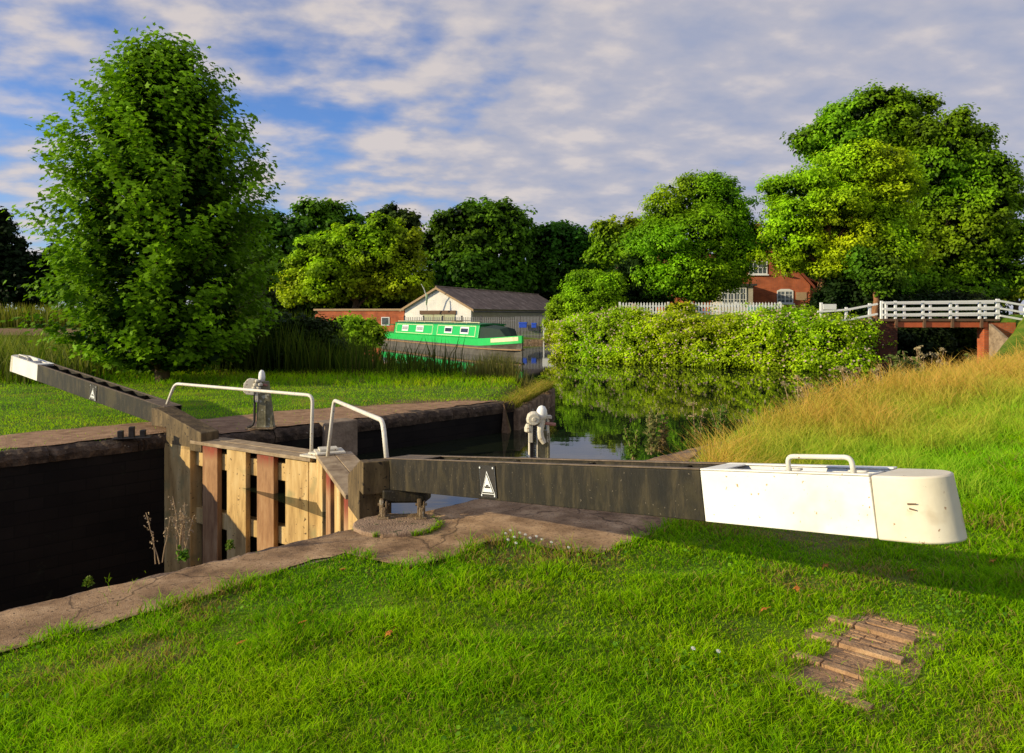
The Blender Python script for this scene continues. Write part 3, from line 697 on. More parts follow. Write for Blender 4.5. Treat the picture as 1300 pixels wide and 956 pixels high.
g1, Tn, lfn = gate('near lock gate, its long balance beam ending in a big white section over the lawn', piv_n,
     [(-0.12, 0.22), (-0.12, 0.488), (0.0, 0.488), (0.62, 0.245), (0.62, -0.05), (0.06, -0.05), (0.06, 0.22)], (0.07, 0.62),
     [(.225 * Ln, .323 * Ln, 1), (.40 * Ln, .525 * Ln, 0), (.63 * Ln, .74 * Ln, 1)], (.83 * Ln, Ln - 0.01), 0.03,
     (-1.07, 6.29), 0.488, (0.619, -0.786), 0.134, 0.25, 0.25, 4.41, 3.277, 1.47, (3.76, 4.06, 0.075), 0.75, 0.73,
     [at(415, 588, 8.75), at(424, 508, 8.6), at(486, 534, 6.5), at(491, 583, 6.33)], 0)
piv_f = (-4.3, 10.4, 0); Lf = (MIT - Vector(piv_f)).length; k = 2.64
g2, Tf, lff = gate('far lock gate, its dark balance beam tilting up to the left over the far bank', piv_f,
     [(-1.0, 0.1), (-1.0, 0.357), (-0.85, 0.357), (0.17, 0.09), (0.17, -0.17), (-0.64, -0.17), (-0.64, 0.1)], (-0.71, -0.08),
     [(.066 * k, .189 * k, 1), (.264 * k, .412 * k, 0), (.494 * k, .617 * k, 1), (.698 * k, .855 * k, 0)], (.862 * k, Lf - 0.01), -0.05,
     (-5.08, 10.9), 0.357, (-0.826, 0.563), 0.12, 0.28, 0.28, 5.1, 3.93, 1.98, (4.35, 4.7, 0.07), 0.42, 0.7,
     [at(212, 513, 11.0), at(222, 487, 10.95), at(397, 502, 9.25), at(395, 579, 9.3)], 1)

# anchor ironwork and round pad by the near heel
pad = thing('anchor_pad', gnd(505, 672), 'round worn concrete pad with grass in its rim below the near beam', 'concrete pad')
mb = MB(); c = gnd(503, 670); pr = random.Random(2)
ring = [(c.x + (0.33 + pr.uniform(-.015, .015)) * math.cos(a) * 1.02, c.y + (0.3 + pr.uniform(-.015, .015)) * math.sin(a)) for a in [2 * math.pi * i / 40 for i in range(40)]]
mb.prism(ring, -0.02, 0.04); mb.build('slab', M['pad'], pad, bevel=0.012)
anc = thing('anchor_bracket', gnd(512, 660, 0.04), 'rusty anchor ironwork with two bolted lugs holding the near gate heel', 'gate anchor')
mb = MB(frame(gnd(512, 655, 0.04) + Vector((0, 0.12, 0)), (1, 0.1, 0)))
mb.prism([(-0.19, -0.1), (0.17, -0.12), (0.22, 0.05), (0.12, 0.12), (-0.16, 0.12)], 0.10, 0.215); mb.build('timber_block', M['beam'], anc, bevel=0.02)
mb = MB(frame(gnd(512, 655, 0.04), (1, 0.1, 0)))
mb.tube(round_path([(-0.16, -0.05, 0.05), (-0.16, 0.3, 0.07), (0.16, 0.3, 0.07), (0.16, -0.05, 0.05)], 0.12, 6), 0.02, 8)
mb.box(-0.15, 0.15, -0.035, -0.005, 0.0, 0.02)
mb.build('collar_strap', M['iron'], anc, smooth=False)
for sx in (-1, 1):
    mb = MB(frame(gnd(512, 655, 0.04) + Vector((sx * 0.155, -0.04, 0)), (1, 0.1, 0)))
    mb.box(-0.02, 0.02, -0.05, -0.005, 0, 0.085); mb.box(-0.035, 0.0, 0.0, 0.05, 0, 0.145); mb.box(0.012, 0.03, 0.0, 0.05, 0, 0.13)
    mb.box(-0.05, 0.05, -0.07, 0.06, -0.002, 0.014)
    mb.build('lug', M['iron'], anc, bevel=0.008)
    mb = MB(frame(gnd(512, 655, 0.04) + Vector((sx * 0.155, -0.04, 0)), (1, 0.1, 0)))
    mb.tube([(-0.05, 0.025, 0.1), (0.045, 0.025, 0.1)], 0.012, 8); mb.build('bolt', M['iron'], anc)
# small iron fitting on the far coping beside the far gate
fit = thing('iron_fitting', gnd(178, 556), 'small dark iron cleats on the far coping left of the far gate', 'iron fitting')
mb = MB(frame(gnd(178, 556), (1, .3, 0)))
for x in (-0.28, -0.14, 0.0): mb.box(x, x + 0.07, -0.05, 0.05, 0.0, 0.11 + 0.05 * (x == -0.14))
mb.box(-0.34, 0.14, -0.08, 0.08, 0.0, 0.018); mb.build('cleats', M['black_iron'], fit, bevel=0.008)

# ------------------------------------------------------------------ paddle gear
def paddle_gear(loc, label, k, variant):
    """k = metres per photo pixel at this gear"""
    loc = Vector(loc); o = thing('paddle_gear', loc, label, 'paddle gear', 'white headed paddle gear posts')
    T = frame(loc, (1, 0.12, 0))
    def X(p): return p * k
    mb = MB(T); lift = 22 * k if variant == 0 else 0; mb.box(X(-17), X(18), X(-10), X(10), 0.0, X(2)); mb.build('base_plate', M['iron'], o, bevel=0.006)
    if variant == 0:
        T = frame(loc + Vector((0, 0, lift)), (1, 0.12, 0)); mb = MB(T); mb.box(X(-12), X(-10.6), X(-5), X(3), X(-21), X(50)); mb.box(X(-2), X(-0.8), X(-5), X(3), X(-21), X(50)); mb.build('guide_channel', M['cream'], o, bevel=0.003)
        mb = MB(T); mb.prism([(X(-.6), X(-3)), (X(15), X(-3)), (X(15), X(9)), (X(-.6), X(9))], X(-21), X(50)); mb.box(X(11.5), X(13.5), X(-4.2), X(-3.1), X(-21), X(48)); mb.build('post', M['post_olive'], o, bevel=0.006)
        rack = [(X(-10.4), X(-3))]
        mb = MB(T); mb.box(X(-10.2), X(-6), X(-3), X(1), X(-20), X(62))
        for i in range(34): mb.box(X(-6), X(-3.2), X(-3), X(1), X(-14.6 + i * 2.2), X(-13.4 + i * 2.2))
        mb.build('toothed_rack', M['black_iron'], o)
        mb = MB(T)
        mb.lathe([(X(.5), X(60)), (X(9), X(61)), (X(9.5), X(66)), (X(8), X(72)), (X(3), X(75))], (X(-6), X(-4), 0), 14)
        mb.lathe([(X(.2), X(48)), (X(5), X(50)), (X(5.2), X(55)), (X(3), X(60))], (X(-13), X(-5), 0), 12)
        mb.tube([(X(-7), X(-13), X(66)), (X(-7), X(2), X(66))], X(7.5), 14); mb.tube([(X(-7), X(-14.5), X(66)), (X(-7), X(-12), X(66))], X(3), 10)
        mb.box(X(-13), X(-7.5), X(-8), X(-3.4), X(36), X(58)); mb.build('gear_casting', M['white_old'], o, bevel=0.008)
        mb = MB(T)
        mb.tube([(X(4), X(-4), X(70)), (X(3.5), X(-4.5), X(60)), (X(1.5), X(-5.5), X(50)), (X(3), X(-6), X(42)), (X(7), X(-6), X(35))], [X(6), X(5), X(4.6), X(4.2), X(3)], 12)
        mb.box(X(8), X(17), X(-6), X(6), X(66), X(69)); mb.box(X(11), X(14), X(-4), X(4), X(36), X(66)); mb.build('bracket_arm', M['white_old'], o, smooth=False)
        mb = MB(T); mb.lathe([(X(7), X(66)), (X(7.2), X(72)), (X(6.4), X(77)), (X(4), X(81)), (X(0.3), X(82.5))], (X(4.5), X(-3), 0), 18); mb.build('finial', M['white'], o, smooth=True)
        mb = MB(T); mb.tube([(X(8), X(-3), X(60)), (X(22), X(-5), X(58))], X(2.1), 8); mb.build('spindle', M['rust_bar'], o)
    else:
        mb = MB(T); mb.add([(X(-4), X(-6), X(2)), (X(17), X(-6), X(2)), (X(17), X(7), X(2)), (X(-4), X(7), X(2)), (X(-3), X(-5), X(60)), (X(10), X(-5), X(60)), (X(10), X(5), X(60)), (X(-3), X(5), X(60))], [(0, 1, 2, 3), (4, 5, 6, 7), (0, 1, 5, 4), (1, 2, 6, 5), (2, 3, 7, 6), (3, 0, 4, 7)])
        mb.box(X(6.5), X(8), X(-7), X(-5.2), X(2), X(36)); mb.build('post', M['post_olive'], o, bevel=0.008)
        mb = MB(T); mb.tube([(X(-15), X(-5), X(2)), (X(-9), X(-5), X(5)), (X(-6.5), X(-5), X(11)), (X(-6.2), X(-5), X(30)), (X(-6), X(-5), X(62))], X(1.6), 8)
        mb.build('toothed_rack', M['black_iron'], o)
        mb = MB(T); mb.prism([(X(-20), X(48)), (X(-16), X(44)), (X(-6), X(43)), (X(-6), X(63)), (X(-14), X(64)), (X(-19), X(58))], X(-8), X(4), 'y'); mb.build('gear_casting', M['white_old'], o, bevel=0.012)
        mb = MB(T); rg = random.Random(5)
        for i in range(5): 
            x = -6 + i * 1.8; z = 50 + (i % 3) * 4.5
            mb.lathe([(X(.5), 0), (X(3), X(.5)), (X(3.2), X(3)), (X(1), X(4.5))], (X(x), X(-8), X(z)), 10)
        mb.tube([(X(-7), X(-6.5), X(51)), (X(3), X(-6.5), X(58))], X(2.6), 8); mb.box(X(-5), X(-1.5), X(-7), X(-5), X(34), X(52)); mb.build('gear_wheel', M['white_old'], o, bevel=0.004)
        mb = MB(T); mb.lathe([(X(4), X(60)), (X(4.3), X(66)), (X(3.6), X(71)), (X(1.8), X(74)), (X(.2), X(74.6))], (X(2), X(-2), 0), 16); mb.build('finial', M['white'], o, smooth=True)
        mb = MB(T); mb.tube([(X(4), X(-4), X(56)), (X(9), X(-7), X(55.5))], X(1.6), 8); mb.build('spindle', M['rust_bar'], o)
    return o
paddle_gear((0.254, 7.33, 0.012), 'near paddle gear with black toothed rack and white domed cap behind the long beam', 7.33 / F, 0)
paddle_gear((-3.74, 11.13, 0.012), 'far paddle gear post with pale stone-like stand behind the far hand rail', 11.13 / F, 1)

# ------------------------------------------------------------------ brick treads at the lower right
tr = thing('brick_treads', gnd(1085, 828), 'worn brick foot treads with raised ridges set in the lawn', 'foot treads')
a0 = gnd(1084, 820, .0); a1 = gnd(1180, 848, .0)
td = (a1 - a0).normalized(); tz0 = float(base_z(np.array([a0.x]), np.array([a0.y]))[0])
TT = frame(Vector((a0.x, a0.y, tz0)), td); br_ = random.Random(6)
bricks, ridge = MB(TT), MB(TT)
for bay in range(-1, 3):
    y0 = -0.36 + bay * 0.285
    shift = -0.06 * (bay - 1) * 0 - 0.02 * bay
    for r_ in range(6):
        yy = y0 + 0.062 + r_ * 0.0365; x = -0.14 + shift + br_.uniform(-0.04, .02)
        while x < 0.2 + shift:
            l = br_.choice((0.1, 0.15, 0.2)); zt = 0.006 + br_.uniform(-0.003, 0.004)
            if br_.random() < 0.96: bricks.box(x, x + l - 0.005, yy, yy + 0.033, -0.03, zt)
            x += l
    x = -0.17 + shift
    for l in (0.14, 0.3):
        ridge.box(x, x + l - 0.006, y0, y0 + 0.06, -0.03, 0.026 + br_.uniform(-.003, .003)); x += l
bricks.build('bricks', M['tread_brick'], tr, bevel=0.004); ridge.build('ridge_stones', M['tread_brick'], tr, bevel=0.004)
treadpoly = [tuple((TT @ Vector(p))[:2]) for p in ((-0.13, -0.66, 0), (0.22, -0.66, 0), (0.24, 0.48, 0), (-0.15, 0.50, 0))]
sheet('tread_soil', jag([tuple((TT @ Vector(p))[:2]) for p in ((-0.24, -0.7, 0), (0.32, -0.7, 0), (0.34, 0.58, 0), (-0.26, 0.58, 0), (-0.24, -0.7, 0))], 0.08, 0.02, 3)[:-1], M['soil'], 0.004, 0.1)

# ------------------------------------------------------------------ narrowboat
S0 = Vector((-10.2, 57.8, WZ)); B0 = Vector((0.15, 38.4, WZ)); bdv = (B0 - S0).normalized()
boat = thing('narrowboat', (S0 + B0) / 2, 'bright green narrowboat with white-framed windows moored before the boathouse', 'narrowboat')
TB = frame(S0 - bdv * 0.3 + Vector((-.1, 0, 0)), bdv)      # x to the bow, y to the viewer's right/back (left of travel)
ysg = 1 if (TB.to_3x3() @ Vector((0, 1, 0))).x > 0 else -1
W = 2.1
def by(y): return ysg * y
def hull_section(x):
    if x < 1.5: w = 0.72 + 0.28 * math.sin(x / 1.5 * math.pi / 2)
    elif x > 18.2: w = max(0.03, math.cos((x - 18.2) / 4.2 * math.pi / 2) ** 0.75)
    else: w = 1
    top = 0.92 + (0.12 * max(0, (x - 17.5) / 4.9) ** 1.5 * 2) + (0.06 if x < 1 else 0)
    return w * W / 2, top
def loft(mb, xs, f, mi=0):
    k = None; b = []
    for x in xs:
        sec = f(x); k = len(sec); xq = x if x < 17.8 else 17.8 + (x - 17.8) * .78
        b += [(xq, by(p[0]), p[1]) for p in sec]
    fs = []
    for i in range(len(xs) - 1):
        for m in range(k): fs.append((i * k + m, i * k + (m + 1) % k, (i + 1) * k + (m + 1) % k, (i + 1) * k + m))
    fs += [list(range(k)), list(range((len(xs) - 1) * k, len(xs) * k))]
    mb.add(b, fs, mi)
xs = [0, .4, .8, 1.5, 3, 6, 10, 14, 17, 18.2, 19, 19.8, 20.5, 21.2, 21.8, 22.2, 22.4]
def hs(x):
    w, t = hull_section(x); c = W / 2
    wb = hull_section(min(22.4, x + (1.1 if x > 17 else 0)))[0]; wm = hull_section(min(22.4, x + (.45 if x > 17 else 0)))[0]
    return [(c - wb * 0.94, -0.3), (c - wm, 0.5), (c - w, t - 0.34), (c + w, t - 0.34), (c + wm, 0.5), (c + wb * 0.94, -0.3)]
mb = MB(TB); loft(mb, xs, hs); mb.build('hull', M['boat_hull'], boat)
def gs(x):
    w, t = hull_section(x); c = W / 2; w += 0.01
    return [(c - w, t - 0.40), (c - w, t), (c + w, t), (c + w, t - 0.40)]
mb = MB(TB); loft(mb, xs[:11], gs); mb.build('gunwale_band', M['boat_green'], boat)
mb = MB(TB); loft(mb, xs[10:], gs); mb.build('bow_panel', [M['boat_green']], boat)
mb = MB(TB); loft(mb, [19.9, 20.5, 21.2, 21.8, 22.2], lambda x: [(W / 2 - hull_section(x)[0] - 0.025, hull_section(x)[1] - 0.26), (W / 2 - hull_section(x)[0] - 0.025, hull_section(x)[1] - 0.05), (W / 2 - hull_section(x)[0] + .03, hull_section(x)[1] - 0.05), (W / 2 - hull_section(x)[0] + .03, hull_section(x)[1] - 0.26)]); mb.build('bow_flash', M['boat_cream'], boat)
mb = MB(TB); loft(mb, xs, lambda x: [(W / 2 - hull_section(x)[0] - .045, 0.36), (W / 2 - hull_section(x)[0] - .045, 0.42), (W / 2 + hull_section(x)[0] + .045, 0.42), (W / 2 + hull_section(x)[0] + .045, 0.36)]); mb.build('rubbing_strake', M['boat_orange'], boat)
CX0, CX1, CZ0, CZ1 = 3.5, 17.8, 0.93, 1.68
def cab(x0, x1, z0, z1, a, b): return [(a + .13, z0), (a + .13 + .12, z1), (b - .25, z1), (b - .13, z0)]
mb = MB(TB); loft(mb, [CX0, CX1], lambda x: cab(0, 0, CZ0, CZ1, 0, W)); cabin = mb.build('cabin', M['boat_green'], boat, bevel=0.03)
mb = MB(TB); loft(mb, [CX0 - .12, CX1 + .2], lambda x: [(.2, CZ1), (.25, CZ1 + .06), (W / 2, CZ1 + .11), (W - .25, CZ1 + .06), (W - .2, CZ1)]); mb.build('roof', M['boat_dark_green'], boat)
slope_y = lambda z: .13 + .12 * (z - CZ0) / (CZ1 - CZ0)
def panel(mb, x0, x1, z0, z1, out, th=0.012, mi=0):
    y0, y1 = slope_y(z0) - out, slope_y(z1) - out
    mb.add([(x0, by(y0), z0), (x1, by(y0), z0), (x1, by(y1), z1), (x0, by(y1), z1), (x0, by(y0 + th), z0), (x1, by(y0 + th), z0), (x1, by(y1 + th), z1), (x0, by(y1 + th), z1)], [(0, 1, 2, 3), (4, 5, 6, 7), (0, 1, 5, 4), (1, 2, 6, 5), (2, 3, 7, 6), (3, 0, 4, 7)], mi)
lines = MB(TB)
for (x0, x1) in ((3.9, 10.9), (11.7, 17.4)):
    for (a, b, c_, d) in ((x0, x1, 1.0, 1.035), (x0, x1, 1.59, 1.625), (x0, x0 + .06, 1.04, 1.585), (x1 - .06, x1, 1.04, 1.585)): panel(lines, a, b, c_, d, 0.012)
lines.build('coach_lines', M['boat_cream'], cabin)
for i, (x0, x1, g) in enumerate(((5.15, 6.4, 'glass_pale'), (7.95, 9.3, 'glass_pale'), (12.9, 14.1, 'glass_dark'), (15.3, 16.5, 'glass_dark'))):
    mb = MB(TB); t = .09
    for (a, b, c_, d) in ((x0, x1, 1.14, 1.14 + t), (x0, x1, 1.55 - t, 1.55), (x0, x0 + t, 1.14 + t + .001, 1.55 - t - .001), (x1 - t, x1, 1.14 + t + .001, 1.55 - t - .001)): panel(mb, a, b, c_, d, 0.03, 0.03)
    wn = mb.build('window', M['pub_white'], cabin)
    mb = MB(TB); panel(mb, x0 + t, x1 - t, 1.14 + t, 1.55 - t, 0.015, .012); mb.build('pane', M[g], wn)
mb = MB(TB); loft(mb, [17.82, 18.4, 20.2, 20.9], lambda x: (lambda h_, i_: [(.2 + i_, .9), (.3 + i_, .9 + h_ * .85), (W / 2, .9 + h_), (W - .3 - i_, .9 + h_ * .85), (W - .2 - i_, .9)])(0.78 if x < 19 else (0.68 if x < 20.5 else 0.15), 0 if x < 19 else (x - 19) * .22)); mb.build('bow_canopy', M['canvas'], boat, bevel=0.03)
mb = MB(TB)
mb.tube([(2.9, by(.35), .95), (2.9, by(.35), 1.55), (1.0, by(.35), 1.55), (1.0, by(.35), .95)], .03, 6); mb.tube([(2.9, by(1.7), .95), (2.9, by(1.7), 1.55), (1.0, by(1.7), 1.55), (1.0, by(1.7), .95)], .03, 6); mb.tube([(1.0, by(.35), 1.55), (1.0, by(1.7), 1.55)], .03, 6)
mb.build('stern_rail', M['boat_dark_green'], boat)
mb = MB(TB); mb.tube([(CX0 + .3, by(.36), CZ1 + .14), (CX1 - .2, by(.36), CZ1 + .14)], .022, 6)
for i in range(9): mb.tube([(CX0 + .4 + i * 1.7, by(.36), CZ1 + .04), (CX0 + .4 + i * 1.7, by(.36), CZ1 + .14)], .018, 5)
mb.build('roof_rail', M['boat_cream'], boat)
mb = MB(TB); mb.box(6, 9.5, by(.8) if ysg > 0 else by(1.3), by(1.3) if ysg > 0 else by(.8), CZ1 + .11, CZ1 + .17); mb.build('roof_box', M['brown_wood'], boat)
mb = MB(TB); mb.box(12.5, 13.1, min(by(.8), by(1.3)), max(by(.8), by(1.3)), CZ1 + .11, CZ1 + .22); mb.build('roof_vent', M['brown_wood'], boat)

# ------------------------------------------------------------------ boathouse, outbuilding, palisade, bins
C0 = Vector((-3.56, 65, -0.4)); fd_ = Vector((-0.93, 0.36, 0)).normalized()
TH = frame(C0 + fd_ * 6.53, -fd_)           # x left->right along the gable, y into depth
bh = thing('boathouse', C0 + fd_ * 3.2, 'long whitewashed boathouse with peeling gable and dark corrugated roof', 'boathouse')
Wd, Ev, Ap, Ln_ = 6.53, 2.72, 4.5, 27.0
mb = MB(TH); mb.prism([(0, 0), (Wd, 0), (Wd, Ev), (Wd / 2, Ap), (0, Ev)], 0, 0.3, 'y'); mb.build('gable_wall', M['brick_white'], bh)
mb = MB(TH); mb.box(Wd - 0.3, Wd - .003, 0.302, Ln_, 0, Ev - .02); mb.box(0.003, 0.3, 0.302, Ln_, 0, Ev - .02); mb.build('side_wall', M['side_wall'], bh)
mb = MB(TH)
rib = 0.0
for side in (0, 1):
    nrib = 110; pts = []
    for i in range(nrib * 2 + 1):
        y = -0.3 + (Ln_ + 0.6) * i / (nrib * 2); dz = 0.03 * (i % 2)
        xe = -0.35 if side == 0 else Wd + 0.35
        sl = (Ap - Ev) / (Wd / 2); ze = Ev - 0.35 * sl + 0.08
        pts.append(((Wd / 2, y, Ap + 0.08 + dz), (xe, y, ze + dz)))
    vs = [p for ab in pts for p in ab]
    mb.add(vs, [(2 * i, 2 * i + 1, 2 * i + 3, 2 * i + 2) for i in range(len(pts) - 1)])
rf = mb.build('roof', M['corrugated'], bh)
mb = MB(TH); sl = (Ap - Ev) / (Wd / 2)
for s_ in (0, 1):
    xe = -0.35 if s_ == 0 else Wd + .35
    mb.prism([(Wd / 2, Ap + .07), (xe, Ev - .35 * sl + .07), (xe, Ev - .35 * sl - .13), (Wd / 2, Ap - .13)], -0.31, -0.27, 'y')
mb.build('barge_board', M['tan'], bh)
mb = MB(TH); mb.tube([(Wd / 2, -.3, Ap + .12), (Wd / 2, Ln_ + .3, Ap + .12)], .07, 8); mb.build('ridge_cap', M['corrugated'], rf)
mb = MB(TH); mb.box(1.55, 5.1, -0.1, -0.003, 2.16, 2.5); mb.build('lintel', M['brown_wood'], bh)
mb = MB(TH); mb.box(1.85, 5.0, -0.06, -0.003, 0.0, 2.15); dr_ = mb.build('door', M['pale_door'], bh)
mb = MB(TH)
for x in (2.9, 3.95): mb.box(x, x + .03, -0.075, -0.062, 0, 2.14)
mb.build('door_joint', M['tan'], dr_)
mb = MB(TH); mb.tube([(Wd + .36, -.3, Ev - .33), (Wd + .36, Ln_, Ev - .33)], .06, 8); mb.build('gutter', M['steel_dark'], bh)
fp = at(541, 392, 64.6)
fl = thing('flagpole', fp, 'thin leaning flagpole with limp pale green flag on the boathouse gable', 'flagpole')
mb = MB(); mb.tube([at(542, 394, 65.6), at(541, 375, 65.3), at(538, 366, 65), at(535, 361, 64.8)], [.05, .045, .04, .03], 8); mb.build('pole', M['pub_white'], fl)
mb = MB(); a = [at(540.5, 372, 65.1), at(542.5, 374, 65.1), at(543, 380, 65.1), at(541.8, 388, 65.1), at(540.6, 387, 65.0), at(540.8, 379, 65.05)]
mb.add([tuple(p) for p in a] + [tuple(p + Vector((0.02, -0.05, 0))) for p in a], [(0, 1, 2, 3, 4, 5), (6, 7, 8, 9, 10, 11)] + [(i, (i + 1) % 6, 6 + (i + 1) % 6, 6 + i) for i in range(6)]); mb.build('flag', M['flag'], fl)

ob = thing('brick_outbuilding', at(476, 420, 68), 'low flat-roofed orange brick outbuilding left of the boathouse', 'outbuilding')
A = at(400, 393, 70); B = at(513, 393, 67.9); TO = frame(Vector((A.x, A.y, -.4)), Vector((B.x - A.x, B.y - A.y, 0))); LO = math.hypot(B.x - A.x, B.y - A.y)
mb = MB(TO); mb.box(0, LO, 0, 5, 0, 2.5); mb.build('wall', M['brick_orange'], ob)
mb = MB(TO); mb.box(-.1, LO + .02, -.12, 5.1, 2.502, 2.68); mb.build('flat_roof', M['tan'], ob)
mb = MB(TO); wx = LO * (490 - 400) / 113
for (x0, x1, z0, z1) in ((wx - .4, wx + .4, 1.15, 1.22), (wx - .4, wx + .4, 1.85, 1.92), (wx - .4, wx - .33, 1.22, 1.85), (wx + .33, wx + .4, 1.22, 1.85)): mb.box(x0, x1, -.05, -.003, z0, z1)
wo = mb.build('window', M['pub_white'], ob)
mb = MB(TO); mb.box(wx - .33, wx + .33, -.03, -.004, 1.22, 1.85); mb.build('pane', M['glass'], wo)

pf = thing('palisade_fence', (-3, 61, -.35), 'grey steel palisade fence in front of the boathouse along the wharf', 'fence')
fa = Vector((-9.0, 62.5, -.4)); fb = Vector((3.9, 60.7, -.4)); TP = frame(fa, fb - fa); LP = (fb - fa).length
mb = MB(TP); x = 0.05; i = 0
while x < LP:
    mb.box(x, x + .06, -.02, .0, .08, 1.93 + (.05 if x > 9.2 else 0)); x += .155 if x < 9.2 else .12; i += 1
mb.build('pales', M['steel'], pf)
for k_ in range(9):
    mb = MB(TP); x = k_ * LP / 8; mb.box(x - .06, x + .06, .04, .14, 0, 2.05); mb.build('post', M['steel_dark'], pf)
for z in (.4, 1.6):
    mb = MB(TP); mb.box(0, LP, .003, .037, z, z + .06); mb.build('rail', M['steel'], pf)
def bin_box(px, py, w, h_, d, lab, Y):
    c = at(px, py, Y); o = thing('storage_box', (c.x, c.y, c.z - h_ / 2), lab, 'plastic box', 'blue boxes hung on the palisade fence')
    T = frame((c.x, c.y, c.z - h_ / 2), (1, -.14, 0)); mb = MB(T); mb.prism([(-w / 2 * .9, -d / 2 * .9), (w / 2 * .9, -d / 2 * .9), (w / 2 * .9, d / 2 * .9), (-w / 2 * .9, d / 2 * .9)], 0, h_ * .7); mb.build('body', M['blue'], o, bevel=.02)
    mb = MB(T); mb.box(-w / 2, w / 2, -d / 2, d / 2, h_ * .702, h_); mb.build('lid', M['blue'], o, bevel=.02)
bin_box(664, 412.5, .68, .45, .4, 'larger blue plastic box on the grey fence right of the boathouse', 60.6)
bin_box(678, 413, .42, .4, .4, 'smaller blue plastic box beside the white notice board', 60.4)
nb = thing('notice_board', at(696, 430, 58) - Vector((0, 0, .4)), 'white notice board on two posts at the end of the palisade fence', 'notice board')
c = at(696, 413, 58); TNb = frame((c.x, c.y, c.z), (1, -.1, 0)); mb = MB(TNb); mb.box(-.45, .45, -.03, .03, -.36, .3); mb.build('board', M['pub_white'], nb)
for sx in (-.36, .36):
    mb = MB(TNb); mb.box(sx - .05, sx + .05, .033, .12, -1.9, .32); mb.build('post', M['pub_white'], nb)

# ------------------------------------------------------------------ red brick house
HY = 56.0
hx0, hx1 = (925 - 650) / F * HY, (1029 - 650) / F * HY
hz = 1.25
hs_ = thing('brick_house', ((hx0 + hx1) / 2, HY, hz), 'red brick house with white windows half hidden among the trees', 'house')
TH2 = frame((hx0, HY + .6, hz), (1, -.1, 0)); HW = hx1 - hx0
mb = MB(TH2); mb.prism([(0, 0), (HW, 0), (HW, 2.7), (HW * .5, 6.2), (0, 2.7)], 0, 7, 'y'); mb.build('wall', M['brick_orange'], hs_)
mb = MB(TH2); sl = 3.5 / (HW / 2)
for s_ in (-1, 1):
    xe = HW / 2 + s_ * (HW / 2 + .3); ze = 2.7 - .3 * sl
    mb.prism([(HW / 2, 6.3), (xe, ze + .1), (xe, ze + .24), (HW / 2, 6.46)], -.25, 7.2, 'y')
rf = mb.build('roof', M['roof_tile'], hs_)
mb = MB(TH2); mb.box(HW * .5 - .4, HW * .5 + .4, 4, 4.8, 5.6, 7.6); mb.box(HW * .5 - .46, HW * .5 + .46, 3.94, 4.86, 7.602, 7.8); mb.build('chimney', M['brick_orange'], rf)
mb = MB(TH2); mb.box(-4.6, -.003, 1.6, 6.4, 0, 3.2); mb.build('wing_wall', M['brick_orange'], hs_)
mb = MB(TH2); mb.prism([(1.2, 3.1), (4.0, 5.4), (6.8, 3.1)], -4.8, -.004, 'x'); mb.build('wing_roof', M['roof_tile'], hs_)
mb = MB(TH2); mb.box(HW + .003, HW + 1.8, 2, 6, 0, 2.5); mb.prism([(HW + .004, 3.4), (HW + 2, 2.5), (HW + 2, 2.62), (HW + .004, 3.52)], 1.8, 6.2, 'y'); mb.build('side_extension', M['brick_orange'], hs_)
def hx(px): return (px - 650) / F * HY - hx0
def hzz(py): return H - (py - HZ) / F * HY - hz
def house_window(px0, px1, py0, py1, lights, rows, parent, T=TH2, yo=0.0, arch=False, sill=True):
    x0, x1, z1, z0 = hx(px0), hx(px1), hzz(py0), hzz(py1); t = .07
    mb = MB(T)
    mb.box(x0, x1, yo - .06, yo - .003, z0, z0 + t); mb.box(x0, x1, yo - .06, yo - .003, z1 - t, z1)
    for i in range(lights + 1):
        x = x0 + (x1 - x0 - t) * i / lights; mb.box(x, x + t, yo - .062, yo - .003, z0 + t, z1 - t)
    for j in range(1, rows):
        z = z0 + (z1 - z0) * j / rows; mb.box(x0 + t, x1 - t, yo - .05, yo - .003, z - .018, z + .018)
    for i in range(lights):
        xm = x0 + (x1 - x0) * (i + .5) / lights; mb.box(xm - .015, xm + .015, yo - .048, yo - .003, z0 + t, z1 - t)
    if arch: mb.prism([(x0 - .02, z1), (x1 + .02, z1), (x0 + (x1 - x0) * .75, z1 + .13), (x0 + (x1 - x0) * .25, z1 + .13)], yo - .06, yo - .003, 'y')
    o = mb.build('window', M['pub_white'], parent)
    mb = MB(T); mb.box(x0 + .02, x1 - .02, yo - .03, yo - .002, z0 + .02, z1 - .02); mb.build('pane', M['glass'], o)
    if sill:
        mb = MB(T); mb.box(x0 - .1, x1 + .1, yo - .14, yo - .003, z0 - .09, z0 - .002); mb.build('sill', M['pub_white'], o)
house_window(988, 1008, 369, 385, 2, 3, hs_, arch=True)
house_window(953, 976, 331, 348, 2, 2, hs_)
mb = MB(TH2); x = hx(1018); mb.box(x - .38, x + .38, -.05, -.003, hzz(381), hzz(371)); mb.build('wall_board', M['tan'], hs_)
mb = MB(TH2); x = hx(998); mb.lathe([(.02, 0), (.16, .04), (.22, .1)], (x, -.25, hzz(350)), 14); mb.tube([(x, -.25, hzz(350)), (x, 0, hzz(350))], .03, 6); mb.build('satellite_dish', M['pub_white'], hs_)
px0 = hx(910); px1 = hx(951)
mb = MB(TH2); mb.box(px0, px1, -2.0, 1.59, 0, hzz(364)); mb.build('porch_wall', M['side_wall'], hs_)
mb = MB(TH2); mb.box(px0 - .25, px1 + .25, -2.25, 1.58, hzz(364) + .002, hzz(361.5)); mb.build('porch_roof', M['steel_dark'], hs_)
house_window(913, 943, 366, 388, 4, 3, hs_, yo=-2.0, sill=False)

